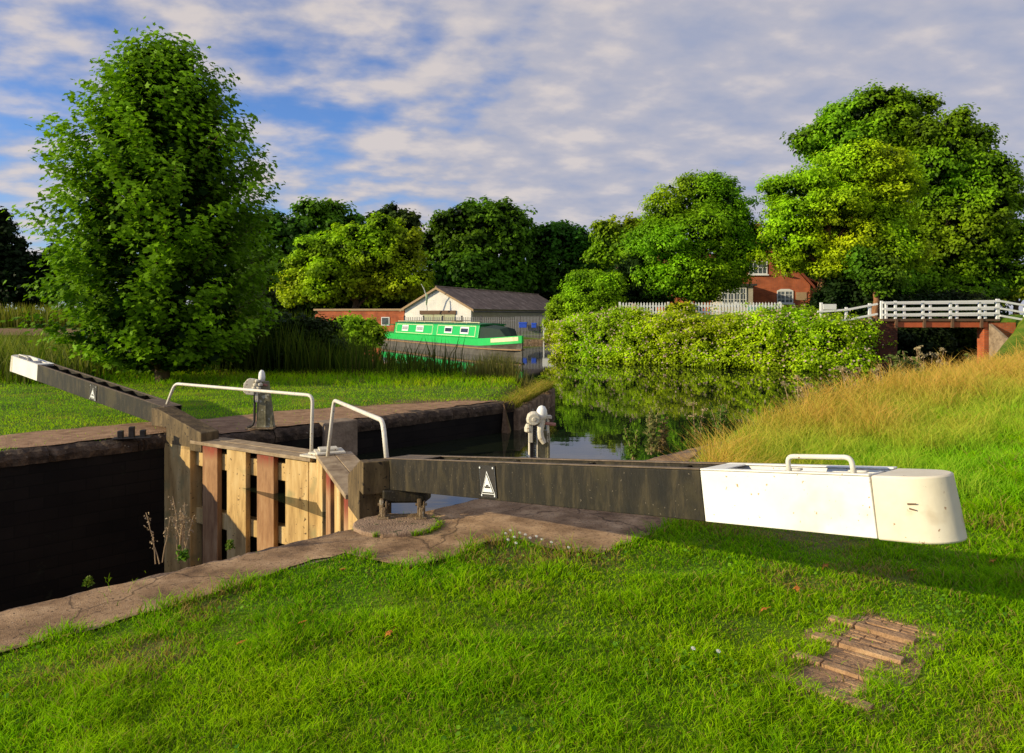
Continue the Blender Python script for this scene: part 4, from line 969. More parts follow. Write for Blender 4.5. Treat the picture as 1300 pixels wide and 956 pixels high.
# ------------------------------------------------------------------ picket fences
def picket(label, a, b, h_, group='white picket fence sections'):
    a, b = Vector(a), Vector(b); o = thing('picket_fence', a, label, 'picket fence', group)
    T = frame(a, Vector((b.x - a.x, b.y - a.y, b.z - a.z))); l = (b - a).length
    mb = MB(T); x = 0.02; j = 0
    while x < l - .05:
        mb.prism([(x, .05), (x + .085, .05), (x + .085, h_ - .07), (x + .042, h_), (x, h_ - .07)], -.022, 0, 'y'); x += .17
    mb.build('pickets', M['pub_white'], o)
    for z in (.22, h_ * .68): 
        mb = MB(T); mb.box(0, l, .003, .05, z, z + .09); mb.build('rail', M['pub_white'], o)
    n = max(2, int(l / 1.8) + 1)
    for i in range(n):
        mb = MB(T); x = (l - .1) * i / (n - 1); mb.box(x, x + .1, .053, .15, -.25, h_ + .02); mb.build('post', M['pub_white'], o)
picket('white picket fence left of the yellow-green bush, above the bramble hedge', at(786, 402, 42.6), at(850, 402, 42.6), .82)
picket('white picket fence in front of the brick house porch', at(878, 402, 42.4), at(992, 402, 42.2), .82)
lwl = thing('low_brick_wall', at(798, 404, 43), 'low orange brick retaining wall under the white picket fence', 'brick wall')
TLW = frame(at(765, 409, 43), at(816, 409, 43) - at(765, 409, 43))
mb = MB(TLW); mb.box(0, (at(816, 409, 43) - at(765, 409, 43)).length, 0, .25, -.5, .36); mb.build('wall', M['brick_orange'], lwl)
mb = MB(TLW); mb.box(-.03, 2.35, -.03, .28, .362, .42); mb.build('capping', M['brick_orange'], lwl)
gc = thing('garden_bench_cover', at(967, 392, 45), 'flat green garden cover showing behind the white pickets by the house', 'garden cover')
mb = MB(frame(at(953, 393, 45), (1, 0, 0))); mb.prism([(0, -.5), (1.45, -.5), (1.4, .2), (1.3, .28), (.12, .28), (.04, .2)], 0, .6, 'y'); mb.build('cover', M['green_cover'], gc, bevel=.04)
for x in (.1, 1.3):
    mb = MB(frame(at(953, 393, 45), (1, 0, 0))); mb.box(x, x + .07, .1, .5, -.95, -.502); mb.build('leg', M['brown_wood'], gc)

# ------------------------------------------------------------------ footbridge
BY = 31.0
bx = lambda px: (px - 650) / F * BY
bz = lambda py: H - (py - HZ) / F * BY
fbr = thing('footbridge', (bx(1195), BY + 1, WZ), 'white railed footbridge with orange girders across the canal', 'footbridge')
X0, X1 = bx(1120), bx(1268)
for yy in (BY, BY + 2.3):
    mb = MB(); mb.box(bx(1136), bx(1254), yy, yy + .12, bz(415.5), bz(408.5)); mb.build('girder', M['girder'], fbr)
mb = MB(); mb.box(X0, X1, BY - .06, BY + 2.5, bz(407.8), bz(405)); mb.build('deck', M['brown_wood'], fbr)
for px in (1137, 1172.5, 1208, 1245):
    mb = MB(); mb.box(bx(px) - .05, bx(px) + .05, BY - .1, BY - .003, bz(416), bz(404.5)); mb.build('stiffener', M['brown_wood'], fbr)
def rail_run(parent, pts_top, drops, thick, posts, y, mat, deep=.05):
    for d in drops:
        mb = MB()
        for (p, q_) in zip(pts_top[:-1], pts_top[1:]):
            a = Vector((p[0], y, p[1] - d)); b = Vector((q_[0], y, q_[1] - d)); mb.T = frame(a, b - a)
            mb.box(0, (b - a).length, -deep / 2, deep / 2, -thick, 0)
        mb.build('rail', mat, parent, bevel=.008)
    for (x, zt, zb, w) in posts:
        mb = MB(); mb.box(x - w / 2, x + w / 2, y + deep / 2 + .002, y + deep / 2 + .1, zb, zt); mb.build('post', mat, parent, bevel=.01)
WH = M['pub_white']
rail_run(fbr, [(X0, bz(383)), (X1, bz(381))], (0, .26, .5), .085, [(bx(p), bz(382), bz(405), .1) for p in (1119.5, 1137, 1172, 1207, 1244)] + [(bx(1267), bz(379.5), bz(407), .14)], BY - .05, WH)
y2 = BY + 2.3; rail_run(fbr, [(bx(1124) * y2 / BY, bz(383)), (bx(1262) * y2 / BY, bz(382))], (0, .28, .54), .085, [(bx(p) * y2 / BY, bz(383), bz(405), .1) for p in (1126, 1149, 1182, 1216, 1252)], y2, WH)
mb = MB(); mb.box(bx(1100), bx(1140), BY + .05, BY + 2.4, -2, bz(409)); mb.box(bx(1128), bx(1152) , BY + 2.42, BY + 7, -2, bz(410)); mb.build('abutment', M['brick_dark'], fbr)
mb = MB(); mb.box(bx(1250), bx(1290), BY + .02, BY + .5, -2, bz(409.5)); mb.build('abutment', M['brick_orange'], fbr)
mb = MB(); wv = [(bx(1249) + .05, BY, 0), (bx(1262), BY - .02, 0), (bx(1282), 27.9, 0)]
mb.add([(bx(1255), BY - .02, -1), (bx(1255), BY - .02, bz(411)), (bx(1262), 28.6, -.2), (bx(1262), 28.6, -1), (bx(1259), BY - .02, -1), (bx(1259), BY - .02, bz(411)), (bx(1266), 28.6, -.15), (bx(1266), 28.6, -1)], [(0, 1, 2, 3), (4, 5, 6, 7), (1, 2, 6, 5), (0, 3, 7, 4), (2, 3, 7, 6), (0, 1, 5, 4)])
mb.build('wing_wall', M['stone_pale'], fbr)
raf = thing('rail_fence', (bx(1080), BY + .3, bz(405)), 'white two-rail fence climbing to the left end of the footbridge', 'rail fence', 'white approach fences')
rail_run(raf, [(bx(1040), bz(394.5)), (bx(1078), bz(392)), (bx(1117), bz(384.5))], (0, .42), .085, [(bx(p), bz(z), bz(z + 22), .11) for p, z in ((1046, 384), (1078, 390), (1108, 385))], BY + .2, WH)
mb = MB(); mb.box(bx(1047.5), bx(1064), BY + .16, BY + .2, bz(393), bz(386)); mb.build('gate_panel', WH, raf)
raf = thing('rail_fence', (bx(1285), BY, bz(405)), 'white rail fence sloping down from the right end of the footbridge', 'rail fence', 'white approach fences')
rail_run(raf, [(bx(1268.5), bz(381)), (bx(1300), bz(386.5)), (bx(1350), bz(393))], (0, .3, .6), .085, [(bx(p), bz(z), bz(z + 30), .11) for p, z in ((1302, 386), (1345, 391))], BY - .05, WH)
# ------------------------------------------------------------------ trees
G1, G2 = (0.014, 0.04, 0.003), (0.28, 0.54, 0.012)            # lit broadleaf
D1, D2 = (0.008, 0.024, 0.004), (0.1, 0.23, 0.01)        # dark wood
Y1, Y2 = (0.03, 0.065, 0.004), (0.36, 0.62, 0.015)            # yellow-green
# the sycamore beside the far beam
sy_base = Vector((-8.88, 19.0, -0.05)); Ysy = 19.0
syc = thing('sycamore_tree', sy_base, 'tall bushy sycamore standing on the far bank behind the far beam', 'tree')
prof = [(0.0, 1.1), (0.05, 2.7), (0.14, 3.25), (0.3, 3.15), (0.45, 3.1), (0.6, 2.85), (0.74, 2.35), (0.86, 1.65), (0.95, 0.9), (1.0, 0.12)]
Hs = 9.0
def prad(t): return np.interp(t, [p[0] for p in prof], [p[1] for p in prof])
tb = MB(); tp, trr = limb(sy_base - Vector((0, 0, .2)), sy_base + Vector((-0.1, 0, Hs * 0.93)), 0.2, 0.02, 12, 0.012); tb.tube(tp, trr, 10)
PP, NN_, SS, TT_ = [], [], [], []
nb_ = 300
for i in range(nb_):
    t = (i + 0.5) / nb_; t = t ** 0.85 * 0.97 + 0.01
    a = i * 2.399963 + random.uniform(-.4, .4)
    bump_ = 0.76 + 0.36 * float(vnoise(np.array([a * 1.3 + 7]), np.array([t * 7.0]), 4)[0]) + random.uniform(-0.1, 0.14)
    R = float(prad(t)) * bump_ * .79
    tip = Vector((sy_base.x + R * math.cos(a) * 1.03, sy_base.y + R * math.sin(a), sy_base.z + 0.25 + t * (Hs - 0.35) + 0.12 * R))
    root = sy_base + Vector((-.05, 0, max(0.3, t * Hs * 0.8 - 0.25 * R)))
    q_, rr_ = limb(root, tip, 0.035 * (1.15 - t) + 0.012, 0.006, 5, 0.05)
    if i % 3 == 0: tb.tube(q_, rr_, 5, cap=False)
    ctone = random.random()
    nl = int(60 + 115 * (R / 3))
    u = 0.42 + 0.62 * np.random.default_rng(i).random(nl) ** 0.75
    rt, tpv = np.array(root), np.array(tip)
    P = rt + (tpv - rt) * u[:, None] + RNG.normal(size=(nl, 3)) * np.array((0.17, 0.17, 0.1)) * (0.55 + 0.5 * u[:, None])
    out = np.array((math.cos(a), math.sin(a), 0.0))
    nn = out * 0.5 + np.array((0, 0, 0.85)) + RNG.normal(size=(nl, 3)) * 0.42
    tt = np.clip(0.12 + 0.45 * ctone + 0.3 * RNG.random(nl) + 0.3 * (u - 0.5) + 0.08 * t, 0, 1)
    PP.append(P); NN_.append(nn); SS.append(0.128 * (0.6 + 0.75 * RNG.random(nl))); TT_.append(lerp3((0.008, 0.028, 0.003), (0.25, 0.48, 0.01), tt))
tb.build('trunk', M['bark'], syc, smooth=True)
ni = 5200; ti = RNG.random(ni) * .93 + .02; ai = RNG.random(ni) * 6.283; ri = prad(ti) * .55 * RNG.random(ni) ** .5
PP.append(np.stack([sy_base.x + ri * np.cos(ai), sy_base.y + ri * np.sin(ai), sy_base.z + .3 + ti * (Hs - .5)], -1)); NN_.append(RNG.normal(size=(ni, 3)) + np.array((0, 0, .6))); SS.append(.24 * (.7 + .6 * RNG.random(ni))); TT_.append(np.repeat(np.array([[.012, .04, .004]]), ni, 0))  # inner leaves tinted dark, painting in the shade inside the crown
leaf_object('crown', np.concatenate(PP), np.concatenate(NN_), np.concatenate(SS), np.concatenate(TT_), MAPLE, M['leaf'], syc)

def bgz(x, y): return float(terrain(np.array([x]), np.array([y]))[0])
def ptree(name, label, cat, Y, px, spec, cr, de, per, lf, dk, lt, tr=.3, bark='bark', group=None, **kw):
    x = (px - 650) / F * Y; b = Vector((x, Y, max(bgz(x, Y), -.3)))
    return tree(name, label, cat, b, plobes(Y, spec), cr, de, per, lf, dk, lt, tr, bark, group, **kw)
BG = 'woodland trees behind the boathouse'
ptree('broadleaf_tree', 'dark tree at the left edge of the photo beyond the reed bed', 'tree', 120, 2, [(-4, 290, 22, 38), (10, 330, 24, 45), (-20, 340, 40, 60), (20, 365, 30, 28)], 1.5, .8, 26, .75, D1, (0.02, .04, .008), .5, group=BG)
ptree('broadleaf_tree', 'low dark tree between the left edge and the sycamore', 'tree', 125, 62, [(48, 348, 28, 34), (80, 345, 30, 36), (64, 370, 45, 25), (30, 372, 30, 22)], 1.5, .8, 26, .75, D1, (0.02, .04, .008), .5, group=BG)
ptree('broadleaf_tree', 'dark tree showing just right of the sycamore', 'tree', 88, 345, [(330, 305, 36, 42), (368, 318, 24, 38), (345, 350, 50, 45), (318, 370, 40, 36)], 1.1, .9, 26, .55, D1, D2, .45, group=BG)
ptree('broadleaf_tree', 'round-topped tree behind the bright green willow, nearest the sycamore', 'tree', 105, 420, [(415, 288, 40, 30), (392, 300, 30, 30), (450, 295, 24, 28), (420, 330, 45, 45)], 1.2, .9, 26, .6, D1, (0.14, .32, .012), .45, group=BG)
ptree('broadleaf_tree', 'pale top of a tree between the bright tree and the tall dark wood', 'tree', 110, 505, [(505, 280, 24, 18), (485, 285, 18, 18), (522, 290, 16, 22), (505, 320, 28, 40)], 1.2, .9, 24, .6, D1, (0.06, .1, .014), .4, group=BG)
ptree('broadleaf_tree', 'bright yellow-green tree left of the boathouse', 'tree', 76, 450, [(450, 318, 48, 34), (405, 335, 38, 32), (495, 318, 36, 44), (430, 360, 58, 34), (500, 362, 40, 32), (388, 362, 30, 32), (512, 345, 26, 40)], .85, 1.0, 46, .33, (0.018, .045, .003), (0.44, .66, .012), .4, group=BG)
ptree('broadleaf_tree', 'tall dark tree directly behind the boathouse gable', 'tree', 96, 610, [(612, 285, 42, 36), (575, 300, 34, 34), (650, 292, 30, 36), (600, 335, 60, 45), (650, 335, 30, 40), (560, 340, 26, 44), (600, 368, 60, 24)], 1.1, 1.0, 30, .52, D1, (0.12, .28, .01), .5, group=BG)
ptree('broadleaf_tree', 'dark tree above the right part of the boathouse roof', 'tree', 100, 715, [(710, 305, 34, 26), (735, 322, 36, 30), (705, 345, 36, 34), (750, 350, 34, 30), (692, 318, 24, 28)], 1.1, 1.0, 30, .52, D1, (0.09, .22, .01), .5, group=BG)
ptree('broadleaf_tree', 'small yellowish tree left of the tall ash by the house', 'tree', 90, 785, [(770, 295, 24, 18), (795, 300, 26, 24), (785, 322, 34, 24)], .9, 1.0, 28, .45, Y1, (0.4, .58, .015), .4, group=BG)
HG = 'tall trees around the brick house'
ptree('ash_tree', 'rounded ash tree standing left of the brick house', 'tree', 47.5, 885, [(885, 245, 42, 32), (925, 262, 34, 32), (850, 270, 36, 30), (885, 300, 68, 42), (935, 305, 32, 38), (838, 315, 32, 42), (880, 350, 58, 34), (925, 340, 28, 24), (838, 358, 28, 30), (905, 285, 40, 40), (938, 322, 30, 30), (922, 350, 26, 18), (893, 372, 16, 18)], .6, 1.0, 62, .19, (0.012, .036, .003), (0.36, .64, .012), .28, group=HG, inner=.5, shape=LANCE * np.array((1.35, 1, 1)))
ptree('ash_tree', 'spreading yellow-green ash in front of the house with sunlit trunk', 'tree', 45, 1041, [(1080, 215, 56, 36), (1020, 245, 44, 34), (1120, 235, 50, 40), (1060, 270, 70, 40), (1000, 290, 36, 38), (1120, 285, 50, 40), (1025, 318, 40, 24), (1085, 320, 58, 30), (985, 318, 22, 26), (1140, 322, 36, 30), (1075, 340, 42, 22)], .6, 1.0, 62, .19, (0.025, .055, .003), (0.6, .82, .012), .3, 'bark_warm', group=HG, inner=.5, shape=LANCE * np.array((1.35, 1, 1)))
ptree('lime_tree', 'tallest domed tree rising behind the yellow-green ash', 'tree', 60, 1120, [(1105, 150, 58, 38), (1060, 172, 40, 34), (1150, 165, 44, 40), (1100, 200, 76, 46), (1160, 215, 50, 60), (1110, 270, 70, 60), (1130, 330, 60, 60)], .8, .95, 56, .27, (0.01, .03, .003), (0.32, .58, .012), .5, group=HG)
ptree('lime_tree', 'broad shadowed tree at the right, above the footbridge', 'tree', 55, 1200, [(1205, 180, 44, 40), (1190, 215, 48, 50), (1235, 235, 44, 50), (1265, 265, 30, 46), (1215, 290, 62, 56), (1180, 330, 50, 50), (1245, 335, 44, 46), (1200, 372, 70, 26), (1150, 368, 50, 30), (1235, 305, 50, 50)], .72, 1.0, 56, .25, (0.007, .02, .003), (0.26, .48, .01), .5, group=HG)
ptree('holly_tree', 'slim tree with orange trunk beside the left end of the footbridge', 'tree', 42, 1111, [(1112, 345, 26, 24), (1095, 335, 20, 26), (1125, 360, 24, 18)], .5, 1.3, 36, .2, (0.012, .035, .004), (0.16, .3, .012), .22, 'bark_warm', group=HG)
ptree('broadleaf_tree', 'low bright hedge tree beyond the right end of the footbridge', 'tree', 75, 1290, [(1275, 368, 22, 14), (1300, 366, 26, 16), (1330, 360, 30, 22), (1262, 378, 20, 12)], .8, 1.1, 30, .35, Y1, (0.26, .36, .015), .3)

ptree('hedgerow_tree', 'dark thicket behind the orange brick outbuilding', 'tree', 82, 440, [(350, 385, 40, 26), (400, 384, 40, 26), (450, 385, 40, 24), (500, 384, 36, 26), (540, 386, 30, 22)], 1.0, 1.0, 26, .5, D1, (.03, .05, .008), .3, group=BG)
ptree('hedgerow_tree', 'dark thicket behind the far end of the boathouse roof', 'tree', 108, 720, [(655, 388, 30, 16), (700, 380, 36, 22), (750, 365, 40, 34), (800, 362, 40, 40), (830, 372, 30, 30)], 1.0, 1.0, 26, .5, D1, (.03, .05, .008), .3, group=BG)
ptree('hedgerow_tree', 'dark tree filling the gap behind the right side of the brick house', 'tree', 72, 1060, [(1035, 345, 36, 40), (1070, 345, 40, 50), (1040, 372, 40, 26), (1090, 365, 36, 34)], .8, 1.0, 30, .36, D1, (.05, .1, .01), .3)
# shrubs
def shrub(name, label, cat, Y, px, spec, cr, de, per, lf, dk, lt, group=None, **kw):
    return ptree(name, label, cat, Y, px, spec, cr, de, per, lf, dk, lt, .07, 'bark', group, **kw)
shrub('laurel_bush', 'large domed bright green bush between boathouse and picket fence', 'bush', 44.8, 745, [(748, 378, 38, 34), (768, 372, 24, 32), (728, 395, 28, 30), (760, 402, 32, 30), (715, 408, 22, 26), (742, 415, 36, 25)], .36, 1.4, 46, .125, (0.02, .055, .004), (0.46, .7, .012))
shrub('elder_bush', 'yellow-green bush growing through the picket fence gap', 'bush', 42.5, 864, [(864, 394, 16, 13), (853, 402, 14, 10), (876, 402, 14, 10)], .3, 1.5, 30, .13, Y1, (0.55, .66, .015))
shrub('dark_bush', 'dark bush behind the left picket fence below the ash tree', 'bush', 48, 815, [(800, 362, 26, 34), (828, 374, 26, 26), (786, 362, 20, 26), (808, 340, 18, 18)], .5, 1.3, 30, .2, (.006, .016, .003), (.03, .055, .006))
shrub('waterside_bush', 'bush tinted dark for shade under the right side of the sycamore', 'bush', 22.5, 372, [(345, 425, 40, 36), (390, 432, 40, 34), (365, 455, 60, 26), (330, 455, 40, 30)], .32, 1.2, 28, .13, D1, (0.04, .075, .012))  # the sycamore's shade is put into this dark leaf tint
shrub('waterside_bush', 'sunlit bush in the reeds left of the narrowboat stern', 'bush', 29, 452, [(440, 415, 24, 18), (462, 420, 22, 20), (450, 432, 32, 20)], .3, 1.3, 30, .13, Y1, (0.34, .6, .012))
shrub('waterside_bush', 'small bright bush at the tip of the far bank by the water', 'bush', 19.3, 690, [(690, 490, 12, 13), (683, 498, 12, 9), (699, 500, 10, 9)], .12, 1.5, 24, .06, Y1, (0.4, .62, .015))
shrub('bridge_shrub', 'green shrub seen through the footbridge opening', 'bush', 46, 1225, [(1215, 425, 26, 16), (1240, 432, 22, 18), (1190, 420, 24, 12)], .4, 1.4, 30, .18, (0.012, .04, .005), (0.1, .16, .016))
shrub('bridge_shrub', 'shrub tinted black for shade on the left bank seen under the footbridge', 'bush', 41, 1165, [(1160, 440, 26, 26), (1180, 432, 22, 22), (1150, 425, 26, 22), (1196, 440, 14, 16)], .4, 1.4, 30, .18, (0.006, .016, .003), (0.02, .035, .006))  # deep shade beneath the bridge is painted into the leaf colour
shrub('bridge_shrub', 'dark shrub row behind the footbridge railings', 'bush', 44, 1180, [(1130, 392, 40, 22), (1180, 392, 40, 24), (1230, 394, 36, 22), (1080, 385, 30, 26), (1055, 380, 26, 30), (1095, 370, 24, 34)], .5, 1.3, 30, .2, D1, (0.03, .05, .01))

# long bramble hedge on the far canal bank
hedge = thing('bramble_hedge', (8.3, 34.5, 0.3), 'long bramble hedge with pale pink blossom hanging over the canal', 'hedge')
line = [(3.1, 38.9), (5.0, 36.7), (8.0, 34.2), (11.5, 31.4), (13.9, 30.9)]
def along(t):
    t = t * (len(line) - 1); i = min(int(t), len(line) - 2); f = t - i
    return line[i][0] * (1 - f) + line[i + 1][0] * f, line[i][1] * (1 - f) + line[i + 1][1] * f
lobes = []; hr = random.Random(12)
tops = [1.5, 1.55, 1.6, 1.9, 1.75, 1.65, 1.7, 1.8, 1.85, 1.75, 1.6]
for i in range(46):
    t = i / 45; x, y = along(t); tz = np.interp(t * 10, range(11), tops) + hr.uniform(-.15, .12)
    q_ = hr.uniform(.55, 1.15); lobes.append((x + hr.uniform(-.5, .5), y + hr.uniform(.3, 1.4), tz - 0.85 * q_ + hr.uniform(-.1, .2), .95 * q_, 1.0, .8 * q_))
    q_ = hr.uniform(.5, 1.2); lobes.append((x + hr.uniform(-.5, .5), y + hr.uniform(-.5, .5), 0.1 + hr.uniform(-.35, .5), .85 * q_, .8 * q_, .85 * q_))
    lobes.append((x + hr.uniform(-.3, .3), y + hr.uniform(1.6, 2.4), tz - 0.8, .95, 1.0, .75))
    lobes.append((x + hr.uniform(-.3, .3), y + hr.uniform(2.8, 4.2), tz - 0.8, 1.1, 1.1, .6))
    lobes.append((x - .3 + hr.uniform(-.3, .3), y - .6 + hr.uniform(-.3, .1), -.3, .8, .7, .55))
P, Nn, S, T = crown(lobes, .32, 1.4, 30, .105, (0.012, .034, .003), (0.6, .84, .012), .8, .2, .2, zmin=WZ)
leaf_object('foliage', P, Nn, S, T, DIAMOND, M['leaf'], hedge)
m = RNG.random(len(P)) < 0.026; front = m
Pf = P[m] + np.array((-.1, -.22, .1)); nf_ = RNG.normal(size=Pf.shape) * .4 + np.array((-.3, -.8, .5))
tint = lerp3((0.36, .24, .17), (0.6, .46, .38), RNG.random(len(Pf)))
leaf_object('blossom', Pf, nf_, .075 * (0.6 + .8 * RNG.random(len(Pf))), tint, HEXY, M['petal'], hedge)
mb = MB()
for i in range(40):
    x, y = along(hr.random()); p, r = limb((x, y + .8, WZ), (x + hr.uniform(-.6, .6), y + hr.uniform(-.4, .6), hr.uniform(.6, 1.6)), .03, .01, 5, .1); mb.tube(p, r, 5)
mb.build('stems', M['bark'], hedge)

# ------------------------------------------------------------------ blades: grass, reeds, seed heads
def blades(x, y, z, h, w, lean, base_c, tip_c, kink=0.35):
    n = len(x); a = RNG.random(n) * 2 * math.pi; la = RNG.random(n) * 2 * math.pi
    wx, wy = np.cos(a) * w * .5, np.sin(a) * w * .5
    lx, ly = np.cos(la) * lean * h, np.sin(la) * lean * h
    P = np.stack([x, y, z], -1); V = np.zeros((n, 5, 3))
    wv = np.stack([wx, wy, np.zeros(n)], -1)
    mid = P + np.stack([lx * .3, ly * .3, h * .55], -1); tip = P + np.stack([lx, ly, h * (1 - .25 * np.minimum(1, lean))], -1)
    V[:, 0] = P - wv; V[:, 1] = P + wv; V[:, 2] = mid + wv * .8; V[:, 3] = mid - wv * .8; V[:, 4] = tip
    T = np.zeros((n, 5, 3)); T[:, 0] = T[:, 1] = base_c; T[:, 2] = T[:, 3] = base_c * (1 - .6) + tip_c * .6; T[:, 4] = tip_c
    b = np.arange(n) * 5
    tri = np.concatenate([np.stack([b, b + 1, b + 2], -1), np.stack([b, b + 2, b + 3], -1), np.stack([b + 3, b + 2, b + 4], -1)])
    return V.reshape(-1, 3), T.reshape(-1, 3), tri
def stuff(name, parts, mat, label):
    V, T, I = [], [], []; o_ = 0
    for v, t, i in parts: V.append(v); T.append(t); I.append(i + o_); o_ += len(v)
    o = raw_mesh(name, np.concatenate(V), 3, np.concatenate(I), mat, None, np.concatenate(T))
    return tag(o, label, name.replace('_', ' '), None, 'stuff')
PAVE_IN = PAVE
def land_ok(x, y, margin=0.0):
    d = sdist(x, y, WATER); dl = sdist(x, y, LOCK)
    return (d > 0.1 + margin) & (dl > 0.3)
def gcol(n, x, y, bright=1.0):
    f = fbm(x * 0.9, y * 0.9, 31); g = np.clip((f - .25) * 1.9, 0, 1)
    t = np.clip(g * .5 + RNG.random(n) * .5, 0, 1)
    tip = lerp3((0.19, .52, .003), (0.74, 1.0, .008), t ** 1.1) * bright * (.72 + .55 * fbm(x * 4.5, y * 4.5, 66))[:, None]
    dp = fbm(x * 1.7, y * 1.7, 61); dry = (RNG.random(n) < .07 + .4 * sstep((dp - .55) * 6))[:, None]; tip = np.where(dry, np.array((.6, .42, .13)), tip)
    return tip * .27, np.minimum(tip, 1)  # blade feet darkened: shade in the gaps is put into the colour
# lawn on the near side
def sample_near(n, y0, y1, xl, xr):
    y = y0 * (y1 / y0) ** RNG.random(n); x = (xl + (xr - xl) * RNG.random(n)) * y
    return x, y
parts = []
x, y = sample_near(330000, 2.4, 11.0, -0.80, 0.86)
okm = land_ok(x, y); n_ = (y - x) * S2
pd = sdist(x, y, PAVE); okm &= (pd > -0.03 + 0.16 * (fbm(x * 7, y * 7, 2) - .5)) & (n_ < 5.3)
td_ = sdist(x, y, treadpoly); okm &= (td_ > -0.05 + .14 * (fbm(x * 8, y * 8, 23) - .45)) | (RNG.random(len(x)) < .015)
okm &= RNG.random(len(x)) > .35 * sstep((fbm(x * 1.7, y * 1.7, 61) - .6) * 6)
okm &= fbm(x * 2.2, y * 2.2, 17) > (0.08 + .12 * RNG.random(len(x)))
x, y = x[okm], y[okm]; n = len(x); z = terrain(x, y) - .005
tuft = fbm(x * 3.2, y * 3.2, 8)
longg = sstep((x - .35 * y - 1.0) / 1.6) * sstep((y - 2.5) / 2.0)
h = (0.02 + .12 * np.clip(tuft - .27, 0, 1)) * (.5 + 1.0 * RNG.random(n)) * (1 + 1.3 * longg)
edge = np.clip(1 - sdist(x, y, PAVE) / .12, 0, 1); h *= 1 + .7 * edge
bc, tc = gcol(n, x, y)
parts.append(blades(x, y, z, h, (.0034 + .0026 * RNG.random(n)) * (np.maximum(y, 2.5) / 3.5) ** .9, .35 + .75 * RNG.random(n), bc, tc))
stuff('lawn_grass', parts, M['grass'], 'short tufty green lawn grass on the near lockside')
nc = 9000; x, y = sample_near(nc, 2.6, 9.0, -0.8, .84)
okm = land_ok(x, y) & (sdist(x, y, PAVE) > .01) & ((y - x) * S2 < 5.2) & (sdist(x, y, treadpoly) > .03) & (fbm(x * 1.4, y * 1.4, 91) > .52)
x, y = x[okm], y[okm]; nc = len(x)
cl = leaf_object('clover', np.stack([x, y, terrain(x, y) + .012 + .03 * RNG.random(nc)], -1), RNG.normal(size=(nc, 3)) * .4 + np.array((-.2, -.2, 1)), .017 * (.6 + 1.0 * RNG.random(nc)), lerp3((.07, .2, .02), (.26, .5, .03), RNG.random(nc)), HEXY, M['grass'], None)
tag(cl, 'low round-leaved clover mixed into the near lawn', 'clover', None, 'stuff')
# long seeding grass on the right bank
parts = []
n = 170000; y = 5.2 * (36 / 5.2) ** RNG.random(n); x = y * (.12 + .78 * RNG.random(n))
dwm = sdist(x, y, WATER)
okm = land_ok(x, y, .05) & (sdist(x, y, PAVE) > .12) & ((y - x) * S2 < 5.2)
u = (0.62 * x + .78 * y)      # distance up the bank
zone = sstep((y - 5.9 - .0 * x) / 1.6 + (fbm(x * .8, y * .8, 41) - .47) * 1.2)
okm &= RNG.random(n) < zone
okm &= (x < y * .86)
x, y = x[okm], y[okm]; n = len(x); z = terrain(x, y) - .01; dwm = dwm[okm]
tanm = np.clip(1.25 - (dwm + 2.4 * (fbm(x * .6, y * .6, 51) - .47) * 2) / (2.0 + .12 * y), 0, 1) ** .7 * (.2 + .8 * (RNG.random(n) < .8))
lf = fbm(x * 1.9, y * 1.9, 71); tanm = np.clip(tanm + (lf - .47) * 1.1, 0, 1); h = (.11 + .3 * tanm) * (.55 + 1.0 * np.clip(lf, 0, 1)) * (.5 + RNG.random(n)) * np.where(y > 12, 1.15, 1)
tip = lerp3((0.32, .86, .008), (1.0, .5, .15), np.clip(tanm * (.75 + .45 * RNG.random(n)), 0, 1)); bc = lerp3((0.18, .4, .01), (.34, .36, .04), tanm)
parts.append(blades(x, y, z, h, .0042 * (y / 5) ** .85, .35 + .6 * RNG.random(n), bc, tip))
stuff('meadow_grass', parts, M['grass'], 'long straw-coloured seeding grass on the right bank')
# far bank lawn
parts = []
n = 130000; y = 8.5 * (34 / 8.5) ** RNG.random(n); x = y * (-.95 + 1.1 * RNG.random(n))
nn_ = (y - x) * S2; s_ = (x + y) * S2
okm = (sdist(x, y, WATER) > .04) & (nn_ > 10.3)
okm &= (sdist(x, y, FARDIRT) > .02 + .25 * (fbm(x * 2, y * 2, 3) - .5)) | (RNG.random(n) < .04)
okm &= (nn_ > NF + .02 + .5 * fbm(x * 2, y * 2, 6)); okm &= ~((s_ < 4.2) & (nn_ < NFD - .05 + .4 * fbm(x * 2, y * 2, 6)))
okm &= fbm(x * 1.3, y * 1.3, 77) > .2 + .1 * RNG.random(n)
x, y = x[okm], y[okm]; n = len(x); z = np.where((y - x) * S2 < NFD + .4, np.maximum(terrain(x, y), 0), terrain(x, y)) - .01
mm = 2600; tq = RNG.random(mm); ex = e0.x + (1.0 - e0.x) * tq - .35 * RNG.random(mm) + .05; ey = e0.y + (18.9 - e0.y) * tq + .1 * RNG.normal(size=mm)
mk = fbm(ex * 3, ey * 3, 19) > .4; ex, ey = ex[mk], ey[mk]; mm = len(ex)
parts.append(blades(ex, ey, np.full(mm, -.12), .12 + .2 * RNG.random(mm), np.full(mm, .011), .5 + .9 * RNG.random(mm), lerp3((.08, .12, .01), (.2, .15, .04), RNG.random(mm)), lerp3((.3, .4, .02), (.8, .5, .14), RNG.random(mm))))
rough = sstep((y - 16.8 + .1 * x) / 1.5)
h = (.05 + .16 * rough) * (.5 + .9 * RNG.random(n)); bc, tc = gcol(n, x, y, 1.35); 
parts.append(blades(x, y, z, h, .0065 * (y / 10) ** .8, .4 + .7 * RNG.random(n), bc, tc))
stuff('bank_grass', parts, M['grass'], 'mown grass and rough tufts on the far side of the lock')
